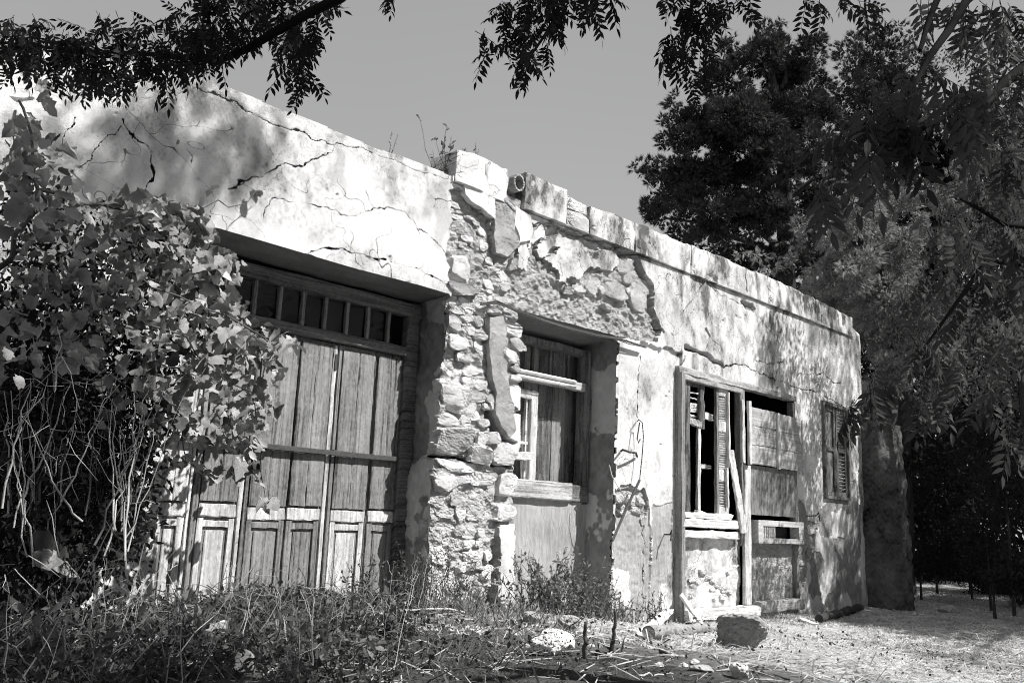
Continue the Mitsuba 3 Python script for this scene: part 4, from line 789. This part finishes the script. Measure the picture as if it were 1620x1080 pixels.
# ------------------------------------------------------------------ grape vine over the left of the shop front
def vine_leaf(seed):
    r = np.random.default_rng(seed); pts = []
    prof = [(-.06, 0), (-.16, .22), (.02, .46), (.20, .40), (.36, .58), (.52, .36), (.74, .30), (1.0, 0)]
    ring = prof+[(x, -y) for x, y in prof[-2:0:-1]]
    P = [(.22, 0, 0)]
    b1, b2, b3 = r.normal(0, .25), r.normal(.15, .25), r.normal(-.2, .2)
    for x, y in ring:
        x, y = x+r.normal(0, .03), y+r.normal(0, .03); P.append((x, y, b1*y*y*2+b2*abs(y)*.8+b3*x*x+r.normal(0, .035)))
    m = []
    n = len(ring)
    f = [[0, 1+i, 1+(i+1) % n] for i in range(n)]
    v, f = np.array(P), np.array(f)[:, ::-1]
    s = trimesh.Trimesh(v, f, process=False).subdivide(); v = np.array(s.vertices); 
    v[:, 2] += -.06*np.exp(-np.abs(v[:, 1])/.05)
    return v, np.array(s.faces)
VL = [vine_leaf(s) for s in range(8)]
k = thing('grape_vine', 'grape vine with lobed sunlit leaves hanging over the left of the shop front', 'vine')
r = np.random.default_rng(21)
VC = [ # px, py, radius px, depth y range, count
    (30,330,60,-1.1,34),(70,420,60,-1.1,34),(120,360,60,-1.0,34),(60,480,60,-1.2,30),(150,440,60,-1.0,36),(200,390,50,-.9,30),(240,360,40,-.8,26),(215,470,60,-.9,40),(270,420,50,-.75,40),(300,370,40,-.6,30),(330,400,30,-.5,18),(265,500,60,-.8,44),(320,470,50,-.6,40),(360,500,40,-.5,28),(300,550,60,-.7,42),(350,570,50,-.5,34),(390,540,40,-.4,26),(410,580,36,-.35,22),(430,560,26,-.3,14),(200,560,60,-1.0,36),(140,530,50,-1.1,30),(250,620,50,-.8,34),(310,630,46,-.6,30),(360,640,40,-.4,26),(400,650,36,-.35,20),(420,630,26,-.3,12),(340,690,36,-.4,18),(385,700,36,-.3,18),(260,680,36,-.6,14),(400,740,30,-.25,14),(420,790,10,-.2,4),(330,740,18,-.3,7),(280,730,16,-.4,5),(365,420,24,-.4,10),(20,250,40,-1.1,18),(60,290,40,-1.0,20),(40,210,24,-1.0,8),(190,330,30,-.8,14),(250,330,30,-.6,14),(300,340,24,-.5,10),(20,560,50,-1.3,22),(90,560,40,-1.2,18),(440,540,14,-.25,6),(465,545,12,-.25,6),(180,640,40,-1.0,14),(60,150,20,-.8,6),(35,190,16,-.9,6),(75,240,24,-.8,10),(100,310,36,-.9,16),(340,300,10,-.2,2),(405,300,12,-.2,3)]
pos, nrm, dirs, sc = [], [], [], []
for px, py, rp, Y, n in VC:
    n = int(n*1.4)
    a = r.uniform(0, 2*np.pi, n); q = rp*np.sqrt(r.uniform(0, 1, n))
    for i in range(n):
        pos.append(F3(px+q[i]*math.cos(a[i]), py+q[i]*math.sin(a[i]), Y+r.normal(.05, .24)))
pos = np.array(pos); n = len(pos)
dirs = unit(rdir(r, n)*.9+[0, -.2, -.6]); nrm = unit(rdir(r, n)*1.4+[.0, -.6, .5]); sc = .083*r.uniform(.4, 1.45, n)*np.where(pos[:, 1] < -.8, .82, 1.)
order = np.argsort(pos[:, 1]); M = frames(dirs, nrm)
names = {}
vk = [ply(v, 'vine_leaf', smooth=True) for v in VL]
for j in range(n):
    if j < 300:
        i = order[j]; mat = np.eye(4); mat[:3, :3] = M[i]*sc[i]; mat[:3, 3] = pos[i]
        scene[key(f'{k}__leaf')] = {**vk[j % 8], 'to_world': T(mat)}
m = MB(); rest = order[300:]
for t in range(8):
    q = rest[t::8]; m.add(*scatter(*VL[t], pos[q], dirs[q], nrm[q], sc[q]))
put('foliage', m, 'vine_leaf', k, smooth=True, kind='stuff')
for a, b, rad in (((-60,560,-1.0),(60,300,-1.0),.022),((60,300,-1.0),(250,330,-.6),.012),((250,330,-.6),(420,300,-.1),.005),((60,300,-1.0),(200,480,-1.0),.012),((200,480,-1.0),(400,620,-.4),.008),((200,420,-1.),(470,545,-.25),.007),((300,340,-.5),(365,420,-.4),.005),((60,300,-1),(30,160,-.9),.012),((400,620,-.4),(420,790,-.25),.005),((250,620,-.8),(330,760,-.4),.005),((130,600,-1.1),(330,560,-.7),.006),((150,560,-1.1),(300,700,-.6),.005)):
    put('stem', tube(bend(F3(*a), F3(*b), .04, 9, .025, r), np.linspace(rad, rad*.6, 9), 5), 'twig', k, smooth=True)
# the pile of dry canes under the vine
k = thing('dry_canes', 'tangle of bare pale canes standing in the dark corner under the vine', 'canes')
for i in range(44):
    px = r.uniform(5, 215); b = F3(px+r.normal(0, 10), r.uniform(790, 900), -1.25+r.normal(0, .2)); e = F3(px+r.normal(10, 45), r.uniform(575, 700), -1.2+r.normal(0, .25))
    put('cane', tube(bend(b, e, r.normal(0, .05), 9, .009, r), np.linspace(.0052, .0014, 9)*r.uniform(.45, 1.35), 5), 'pale_twig' if i % 3 else 'twig', k, smooth=True)
m = MB()
for i in range(90):
    px, py = r.uniform(5, 230), r.uniform(600, 800); a = F3(px, py, -1.2+r.normal(0, .25)); m.add(*tube(bend(a, a+unit(rdir(r, 1)[0]*[.7, .7, 1.]+[0, 0, .4])*r.uniform(.1, .3), 0, 4, .012, r), .0018, 4))
put('twig', m, 'pale_twig', k, kind='stuff')
# dark undergrowth in the left corner
k = thing('corner_shrub', 'small leaved shaded shrub filling the bottom left corner against the wall', 'shrub')
L = [(F3(px, py, Y), rad) for px, py, Y, rad in ((40,700,-.7,.4),(110,720,-.7,.4),(180,740,-.6,.35),(60,800,-.8,.4),(140,820,-.8,.35),(185,830,-.6,.25),(185,760,-.4,.25),(20,880,-1.,.35),(170,880,-.8,.25),(100,640,-.6,.4),(170,660,-.5,.4),(20,620,-.7,.4),(60,560,-.6,.4),(140,590,-.5,.4),(180,690,-.35,.3),(190,810,-.35,.25),(195,640,-.4,.25),(100,880,-.9,.35),(60,740,-.5,.5),(150,780,-.4,.4),(190,600,-.4,.35),(10,760,-.9,.4))]
put('foliage', leafcloud(L, r, 16., .06), 'bough_leaf', k); L = [(F3(px, py, Y), rad) for px, py, Y, rad in ((60,400,-.5,.4),(150,420,-.5,.4),(230,430,-.45,.35),(100,500,-.5,.4),(200,520,-.45,.4),(270,500,-.4,.3),(40,480,-.6,.4),(270,540,-.3,.25),(240,570,-.35,.25),(310,490,-.2,.2),(40,330,-.5,.3))]
put('foliage', leafcloud(L, r, 9., .06), 'bough_leaf', k)  # dark leaf filling added behind the vine to blacken its gaps
put('stem', MB().add(*tube([F3(110, 930, -.7), L[1][0]], [.02, .01])), 'twig', k)

# ------------------------------------------------------------------ weeds
def weed(base, h, spread, stems, ls, r, per=14, lean=(0, 0, 0)):
    m, s = MB(), MB()
    for i in range(stems):
        d = unit(np.array([r.normal(0, spread), r.normal(0, spread), 1.])+lean); H = h*r.uniform(.5, 1.1); b = np.asarray(base)+[r.normal(0, spread*h*.25), r.normal(0, spread*h*.25), 0]
        e = b+d*H; p = bend(b, e, -.05*H*r.normal(), 6, .02*H, r); s.add(*tube(p, np.linspace(.005, .002, 6), 4))
        u = r.uniform(.15, 1, per); q = np.stack([np.interp(u, np.linspace(0, 1, 6), p[:, c]) for c in range(3)], -1)
        m.add(*scatter(lv, lf, q, unit(rdir(r, per)+[0, 0, .35]), rdir(r, per)+[0, 0, 1.], ls*r.uniform(.5, 1.2, per)))
    return m, s
def plant(name, label, cat, bases, h, spread, stems, ls, r, mat='weed_leaf', group=None, per=14, sm='twig'):
    k = thing(name, label, cat, group); m, s = MB(), MB()
    for b in bases:
        a, c = weed(b, h, spread, stems, ls, r, per); m.add(*a.mesh())
        for v, f in zip(c.v, c.f): s.add(v, f-f.min())
    put('foliage', m, mat, k)
    if len(bases) == 1:
        for v, f in zip(s.v, [q-q.min() for q in s.f]): put('stem', (v, f), sm, k)
    else: put('stem', s, sm, k, kind='stuff')
    return k
r = np.random.default_rng(31)
gp = lambda px, py, Y: np.array([F(px, py, Y)[0], Y, gz(F(px, py, Y)[0], Y)])
plant('weed_bush', 'bushy leafy weed growing in front of the doorway sill', 'bush', [gp(x, 960, y) for x, y in ((840,-.35),(860,-.3),(880,-.3),(900,-.25),(920,-.3),(940,-.35),(870,-.5),(895,-.5),(920,-.5))], .62, .35, 12, .055, r, per=22)
plant('weed_bush', 'low weeds growing at the foot of the white plaster block', 'bush', [gp(x, 965, y) for x, y in ((965,-.3),(985,-.25),(1000,-.3),(975,-.5),(1030,-.2),(1050,-.2))], .34, .4, 9, .04, r)
plant('weed_bush', 'straggly weeds at the foot of the stone pillar', 'bush', [gp(x, 960, y) for x, y in ((690,-.25),(710,-.3),(735,-.35),(670,-.3),(650,-.3))], .5, .3, 8, .04, r)
plant('weed_bush', 'tall thin weeds in front of the folding door', 'bush', [gp(x, 960, y) for x, y in ((565,-.1),(580,-.2),(620,-.2),(640,-.25))], .42, .25, 7, .045, r)
for px, py, h, lb, st, ls in ((615,237,.28,'thin pale dry stalk on the parapet edge above the canopy', 2, .025),(695,290,.62,'tall scruffy weed sprouting from the step in the parapet', 6, .06),(745,268,.26,'thin spindly weed behind the first parapet block', 3, .03),(778,285,.22,'thin forked weed in the gap of the parapet', 2, .03)):
    b = F3(px, py, .05); plant('roof_weed', lb, 'weed', [b-[0, 0, .03]], h*1.25, .22, st, ls*1.2, r, 'straw' if px == 615 else 'weed_leaf', per=10)

# ------------------------------------------------------------------ ground cover
r = np.random.default_rng(41)
def gpos(n, x0, x1, y0, y1): x, y = r.uniform(x0, x1, n), r.uniform(y0, y1, n); return np.stack([x, y, gz(x, y)], -1)
bl_v = np.array([[0, -.02, 0], [0, .02, 0], [.5, .015, .10], [.5, -.015, .10], [1., 0, -.05]]); bl_f = np.array([[0, 1, 2], [0, 2, 3], [3, 2, 4]])
def keepn(p, k, lo, s): return p[meshkit.fbm(p*k, 3, s) > lo]
scr = lambda p: (p-CAM)@RT/((p-CAM)@FW)*FOC+810
p = np.vstack([keepn(gpos(7500, 4.6, 8.2, -3.4, -.05), 1.6, .46, 3), keepn(gpos(500, 3.0, 4.6, -3.4, -1.0), 1.6, .48, 3), keepn(gpos(350, 9., 13., -.45, -.05), 1.6, .5, 4), keepn(gpos(500, .8, 3.5, -4.2, -.2), 1.6, .50, 5), gpos(500, 15, 24, -2, 2)]); p = p[(scr(p) < 860+60*r.normal(size=len(p))) | (p[:, 0] > 9)]; n = len(p)
put('grass', scatter(bl_v*[1, 1.6, 1], bl_f, p-[0, 0, .02], unit(rdir(r, n)*.65+[0, 0, .9]), rdir(r, n), r.uniform(.06, .20, n)), 'grass_blade', kind='stuff')
labels['grass'] |= {'label': 'tufts of short dry grass along the foot of the facade', 'category': 'grass'}
p = np.vstack([keepn(gpos(9000, 4.6, 13.5, -4.6, -.02), .9, .46, 13), gpos(1200, .5, 4.6, -4.6, -.1), keepn(gpos(4500, 5, 10, -4.4, -.6), .9, .48, 14)]); n = len(p)
st_v = np.array([[-.5, -.018, 0], [.5, -.018, 0], [.5, .018, 0], [-.5, .018, 0], [0, 0, .022]]); st_f = np.array([[0, 1, 4], [1, 2, 4], [2, 3, 4], [3, 0, 4]])
put('straw_litter', scatter(st_v, st_f, p+[0, 0, .018], unit(rdir(r, n)*[1, 1, .22]), rdir(r, n)*.3+[0, 0, 1.], r.uniform(.04, .24, n)), 'straw', kind='stuff')
labels['straw_litter'] |= {'label': 'dry straw and stalks strewn over the ground', 'category': 'straw'}
p = np.vstack([gpos(5200, .3, 4.0, -4.6, -.05), gpos(900, 4, 9, -4.2, -.1)]); n = len(p)
put('leaf_litter', scatter(*lens(1, .3, .2, .2, 1), p+np.stack([0*p[:, 0], 0*p[:, 0], r.uniform(0, .16, n)], -1), rdir(r, n), rdir(r, n)+[0, 0, .8], r.uniform(.018, .05, n)*np.where(p[:, 1] < -2.6, .6, 1.)), 'dry_leaf', kind='stuff')
labels['leaf_litter'] |= {'label': 'dead leaves and brush heaped over the ground on the left', 'category': 'leaves'}
p = np.vstack([keepn(gpos(34000, 4.0, 13.5, -4.8, -.02), .8, .47, 15), gpos(5000, 13, 22, -4, 1)]); n = len(p)
put('ground_debris', scatter(np.array([[-.5, -.3, 0], [.5, -.2, .1], [.1, .4, .25]]), np.array([[0, 1, 2]]), p+[0, 0, .012], rdir(r, n), rdir(r, n), r.uniform(.012, .05, n)), 'straw', kind='stuff'); labels['ground_debris'] |= {'label': 'crumbled leaf and plaster bits over the dirt', 'category': 'debris'}
m = MB()
for i in range(520):
    b = gpos(1, .6, 5.8, -3.4, -.1)[0]
    if (b-CAM)@RT/((b-CAM)@FW)*FOC > 0: continue
    m.add(*tube(bend(b, b+unit(r.normal(0, 1, 3)*[1, 1, .5]+[0, 0, .3])*r.uniform(.12, .55), r.normal(0, .05), 6, .008, r), np.linspace(r.uniform(.0015, .0045), .001, 6), 4))
put('brushwood', m, 'twig', kind='stuff'); labels['brushwood'] |= {'label': 'tangled fallen twigs across the left foreground', 'category': 'twigs'}
m = MB()
for i in range(420):
    b = gpos(1, 4, 14, -4.4, -.05)[0]; s = trimesh.creation.icosphere(1); v = np.array(s.vertices)*(1+r.normal(0, .18, (len(s.vertices), 1)))*r.uniform(.008, .035)*[1.2, 1, .7]; m.add(v+b, s.faces)
put('pebbles', m, 'stone_1', kind='stuff'); labels['pebbles'] |= {'label': 'small stones and plaster crumbs scattered on the dirt', 'category': 'pebbles'}
k = thing('brush_pile', 'dark heap of cut twigs and dead leaves banked against the folding door', 'heap'); m = MB()
for i in range(620):
    x = r.uniform(2.7, 5.0); y = r.uniform(-.95, .25); h = .24*math.exp(-((x-3.6)/.9)**2-((y+.25)/.42)**2); b = np.array([x, y, gz(x, y)+r.uniform(0, 1)*h])
    d = unit(r.normal(0, 1, 3)*[1, .7, .35]); L = r.uniform(.10, .55); m.add(*tube(bend(b-d*L/2, b+d*L/2, r.normal(0, .04), 7, .007, r), np.linspace(r.uniform(.002, .005), .001, 7), 4))
put('sticks', m, 'twig', k)
n = 4200; x = r.normal(3.7, .7, n); y = r.uniform(-.95, .25, n); h = .22*np.exp(-((x-3.6)/.9)**2-((y+.25)/.42)**2)
put('dead_leaves', scatter(*lens(1, .3, .2, .2, 1), np.stack([x, y, gz(x, y)+r.uniform(0, 1, n)*h], -1), rdir(r, n), rdir(r, n)+[0, 0, .6], r.uniform(.02, .07, n)), 'dry_leaf', k)
put('core', ((lambda u: (lambda V: (V, u[1]))(u[0]))(patch(40, 24, lambda u, v: np.stack([2.5+2.8*u, -1.1+1.4*v, gz(2.5+2.8*u, -1.1+1.4*v)-.03+.17*np.exp(-((2.5+2.8*u-3.6)/.9)**2-((-1.1+1.4*v+.25)/.42)**2)], -1)))), 'bark', k, smooth=True)
LOWW = [(x, y) for x, y in zip(r.uniform(.9, 5.6, 220), r.uniform(-3.2, -.4, 220)) if (np.array([x, y, .3])-CAM)@RT/((np.array([x, y, .3])-CAM)@FW)*FOC < -150]
plant('ground_weeds', 'low dark leafy weeds spread through the litter in the left foreground', 'weeds', [np.array([x, y, gz(x, y)]) for x, y in LOWW], .17, .75, 4, .042, r, 'dry_leaf', per=14)
m = MB()
for i in range(190):
    b = gpos(1, .8, 6.2, -3.0, -.25)[0]
    if (b-CAM)@RT/((b-CAM)@FW)*FOC > -110 or (b-CAM)@FW < 2.2: continue
    H = r.uniform(.12, .52); e = b+np.array([r.normal(0, .35), r.normal(0, .3), 1.])*H; c = bend(b, e, -r.normal(0, .05), 7, .006, r); m.add(*tube(c, np.linspace(r.uniform(.0016, .004), .0008, 7), 4))
    for q in range(3): a = c[3+q]; m.add(*tube(bend(a, a+unit(rdir(r, 1)[0]+[0, 0, .5])*r.uniform(.04, .16), 0, 4, .008, r), .0012, 3))
put('dead_stalks', m, 'pale_twig', kind='stuff'); labels['dead_stalks'] |= {'label': 'upright dead stalks sticking out of the brush on the left', 'category': 'stalks'}
BW = [(x, y) for x, y in zip(r.uniform(1.2, 5.4, 60), r.uniform(-2.6, -.5, 60)) if (np.array([x, y, .3])-CAM)@RT/((np.array([x, y, .3])-CAM)@FW)*FOC < -200]
plant('broadleaf_weeds', 'larger broad leaved weeds scattered among the brush on the left', 'weeds', [np.array([x, y, gz(x, y)]) for x, y in BW], .26, .6, 5, .075, r, 'weed_leaf', per=7)
# fallen branches one can pick out: photo pixel ends, radius, tone, label
BR = [((545,990),(735,972),.013,'pale_twig','long bowed pale branch lying below the stone pillar',.06),((640,1000),(600,1060),.009,'twig','short crooked twig in the grass left of the pillar branch',0),
      ((925,1045),(927,990),.015,'twig','dark upright stake right of the bright stone',0),((968,1035),(973,972),.014,'twig','dark upright stake left of the fallen log',0),
      ((850,968),(965,1030),.013,'pale_twig','pale branch slanting behind the bright stone',.0),((862,985),(930,1015),.010,'twig','thin forked branch beside the bright stone',-.05),
      ((930,1012),(1050,990),.014,'pale_twig','straight branch running from the stakes to the log',0),((1005,1010),(1056,1038),.011,'iron','thin dark stick pointing to the front right of the log',0),
      ((945,1038),(985,1030),.020,'twig','short thick dark stick lying at the foot of the stakes',0),((1010,1070),(1066,1068),.006,'pale_twig','thin curved twig at the bottom edge of the frame',0),
      ((410,975),(560,975),.012,'twig','long grey branch across the brush in front of the door',.02),((430,985),(545,975),.016,'twig','dark branch end resting on the grass below the door',0),
      ((350,1020),(372,1010),.012,'pale_twig','short broken stick above the plastic pot',0),((510,1045),(440,990),.008,'pale_twig','thin bent stick leaning in the brush right of the pot',0),
      ((185,955),(240,1000),.012,'pale_twig','pair of split pale sticks in the dark left corner',0),((0,920),(60,800),.012,'twig','curved bare branch leaning over the cut log',0),((75,890),(50,808),.018,'pale_twig','bare grey branch propped on top of the cut log',0),
      ((1190,1065),(1250,1078),.010,'twig','dark twig beside the small stone at the bottom edge',0),((1215,1018),(1275,1016),.010,'pale_twig','flat pale stick right of the dark boulder',0),((330,910),(300,850),.010,'pale_twig','thin stick poking up in front of the door leaf',0)]
for a, b, rad, mt, lb, sag in BR:
    k = thing('fallen_branch', lb, 'branch'); p, q = on_ground(*a), on_ground(*b)
    if lb.startswith(('dark upright', 'thin stick poking', 'bare grey', 'curved bare')): t = (p-CAM)@FW; q = at(*b, t)
    put('wood', tube(bend(p+[0, 0, rad], q+[0, 0, rad*1.5], -sag, 8, .007, r), np.linspace(rad, rad*.6, 8), 7), mt, k, smooth=True)
    if np.linalg.norm(q-p) > .3: d = unit(q-p); c = p+(q-p)*.6; put('side_twig', tube(bend(c, c+unit(d+rdir(r, 1)[0]*.8+[0, 0, .4])*.22, 0, 4, .01, r), np.linspace(rad*.5, rad*.25, 4), 5), mt, k, smooth=True)
def log(name, label, cat, a, b, rad, mat, lift=1., seed=0, endmat=None):
    k = thing(name, label, cat); p, q = on_ground(*a), on_ground(*b); r2 = np.random.default_rng(seed)
    v, f = tube(bend(p+[0, 0, rad*lift], q+[0, 0, rad*lift], 0, 14, .006, r2), rad*(1+.1*np.sin(np.arange(14)*1.7)), 14); v = v+(np.stack([meshkit.fbm(v*14+s, 3, 3)-.5 for s in (0, 5, 9)], -1))*rad*.5
    put('wood', (v, f), mat, k, smooth=40); return k
log('fallen_log', 'pale debarked log lying in front of the window, its end against the boulder', 'log', (1026,1018), (1134,1003), .045, 'log', 1.6, seed=1)
log('fallen_log', 'shaded dark log lying at the foot of the wall near the side shutters', 'log', (1296,985), (1362,966), .052, 'bark', seed=2)
k = thing('cut_plank', 'pale broken plank propped on the ground left of the fallen log', 'plank')
p, q = on_ground(1018, 1012), on_ground(1058, 985); put('wood', bar(p+[0, 0, .03], q+[0, 0, .14], .11, .03, (1, 0, 0), 8, .005), 'white_beam', k)
k = thing('cut_plank', 'narrow grey plank leaning against the foot of the window post', 'plank')
p = on_ground(1112, 990); put('wood', bar(p, F3(1077, 940, -.06), .07, .03, (1, 0, 0), 8, .003), 'pale_wood', k)
k = thing('cut_plank', 'long weathered lath lying in the dark brush at the bottom left', 'plank')
p, q = on_ground(215, 1044), on_ground(352, 1012); put('wood', bar(p+[0, 0, .05], q+[0, 0, .08], .045, .02, (0, 0, 1), 10, .003), 'beam_wood', k)
k = thing('cut_plank', 'thin flat offcut lying by the wall right of the boulder', 'plank')
p, q = on_ground(1266, 982), on_ground(1292, 990); put('wood', bar(p+[0, 0, .03], q+[0, 0, .02], .07, .02, (0, 1, 0), 6, .003), 'white_beam', k)
def rock(name, label, c, ext, mat, seed, cut=None, sub=4, amp=.35):
    k = thing(name, label, 'stone'); m = trimesh.creation.icosphere(sub); v = np.array(m.vertices); v = np.sign(v)*np.abs(v)**.8
    r4 = np.random.default_rng(seed)
    for q_ in range(9): n_ = unit(r4.normal(0, 1, 3)); t_ = v@n_-r4.uniform(.6, .95); v = v-np.where(t_ > 0, t_, 0)[:, None]*n_
    if cut is not None: n_, d_ = unit(np.array(cut[0])), cut[1]; t_ = v@n_-d_; v = v-np.where(t_ > 0, t_, 0)[:, None]*n_
    v = v*(1+(meshkit.fbm(v*1.5+seed, 4, seed)-.5)[:, None]*amp)+(np.stack([meshkit.fbm(v*6+seed+s, 3, 4)-.5 for s in (0, 7, 13)], -1))*.13+(np.stack([meshkit.fbm(v*15+seed+s, 3, 4)-.5 for s in (0, 7, 13)], -1))*.09
    put('stone', (v*ext+c, np.array(m.faces)), mat, k, smooth=35); return k
c = on_ground(1168, 1026); rock('boulder', 'large dark faced boulder at the foot of the window wall', c+[.10, .06, .07], (.165, .18, .14), 'boulder_stone', 5, ((-.95, -.28, -.12), .30), 4, .5)
c = on_ground(891, 1034); rock('loose_stone', 'bright white block of plaster lying in front of the doorway weeds', c+[0, .08, .06], (.125, .11, .085), 'bright_stone', 6)
c = on_ground(917, 1000); rock('loose_stone', 'pale stone half hidden behind the bright white block', c+[0, .1, .05], (.085, .07, .055), 'stone_2', 7)
c = on_ground(855, 990); rock('loose_stone', 'pale flat stone lying just above and left of the bright white block', c+[0, .1, .05], (.08, .06, .045), 'stone_2', 17)
c = on_ground(1168, 1072); rock('loose_stone', 'small pale stone with dark underside at the bottom edge', c+[0, 0, .03], (.055, .05, .045), 'stone_1', 8, sub=3)
c = on_ground(1110, 1064); rock('loose_stone', 'flat pale stone set in the dirt left of the small bottom stone', c+[0, 0, .02], (.075, .055, .02), 'stone_2', 9, sub=3)
c = on_ground(1165, 1056); rock('loose_stone', 'low flat chalky stone just above the small bottom stone', c+[0, 0, .01], (.08, .05, .018), 'stone_2', 10, sub=3)
c = on_ground(1603, 1062); rock('loose_stone', 'lone small stone in the bottom right corner', c+[0, 0, .01], (.05, .04, .025), 'stone_1', 11, sub=3)
c = on_ground(1500, 968); rock('loose_stone', 'pale stone in the shade of the path beside the buttress', c+[0, 0, .02], (.22, .15, .09), 'stone_1', 12, sub=3)
c = on_ground(1620, 960); rock('loose_stone', 'grey stone on the shaded bank at the right edge', c+[.1, 0, .08], (.35, .25, .2), 'stone_2', 13, sub=3)
# cut timber in the dark corner
k = thing('cut_log', 'split grey log with pale sawn end lying in the dark left corner', 'log')
b = F3(62, 870, -1.45); e = F3(108, 900, -.95)
put('wood', MB().add(*bar(b+[0, 0, .03], e+[0, 0, .03], .10, .07, (0, .3, 1), 9, .011)), 'bark', k); put('split_face', MB().add(*bar(b+[.0, -.05, -.03], e+[0, -.05, -.03], .08, .05, (0, .6, 1), 9, .012)), 'log', k)
# plastic pot
c = on_ground(386, 1068); ax = unit(np.array([-.45, -.62, .45])); prof = [(0, .0), (.050, .0), (.052, .012), (.060, .014), (.062, .024), (.054, .028), (.050, .06), (.045, .11), (.0, .112)]
an = np.arange(20)*2*np.pi/20; s_ = unit(np.cross(ax, [0, 0, 1])); u_ = np.cross(s_, ax); V = []
for R_, h in prof: V.append(c+[0, .04, .055]-ax*h*1.+1.0*R_*(np.cos(an)[:, None]*s_+np.sin(an)[:, None]*u_))
f = [[a*20+q, a*20+(q+1) % 20, (a+1)*20+(q+1) % 20, (a+1)*20+q] for a in range(len(prof)-1) for q in range(20)]
k = thing('plastic_pot', 'small grey plastic pot lying on its side in the brush', 'pot'); put('pot', (np.vstack(V), np.array(f)), 'plastic', k, smooth=35)
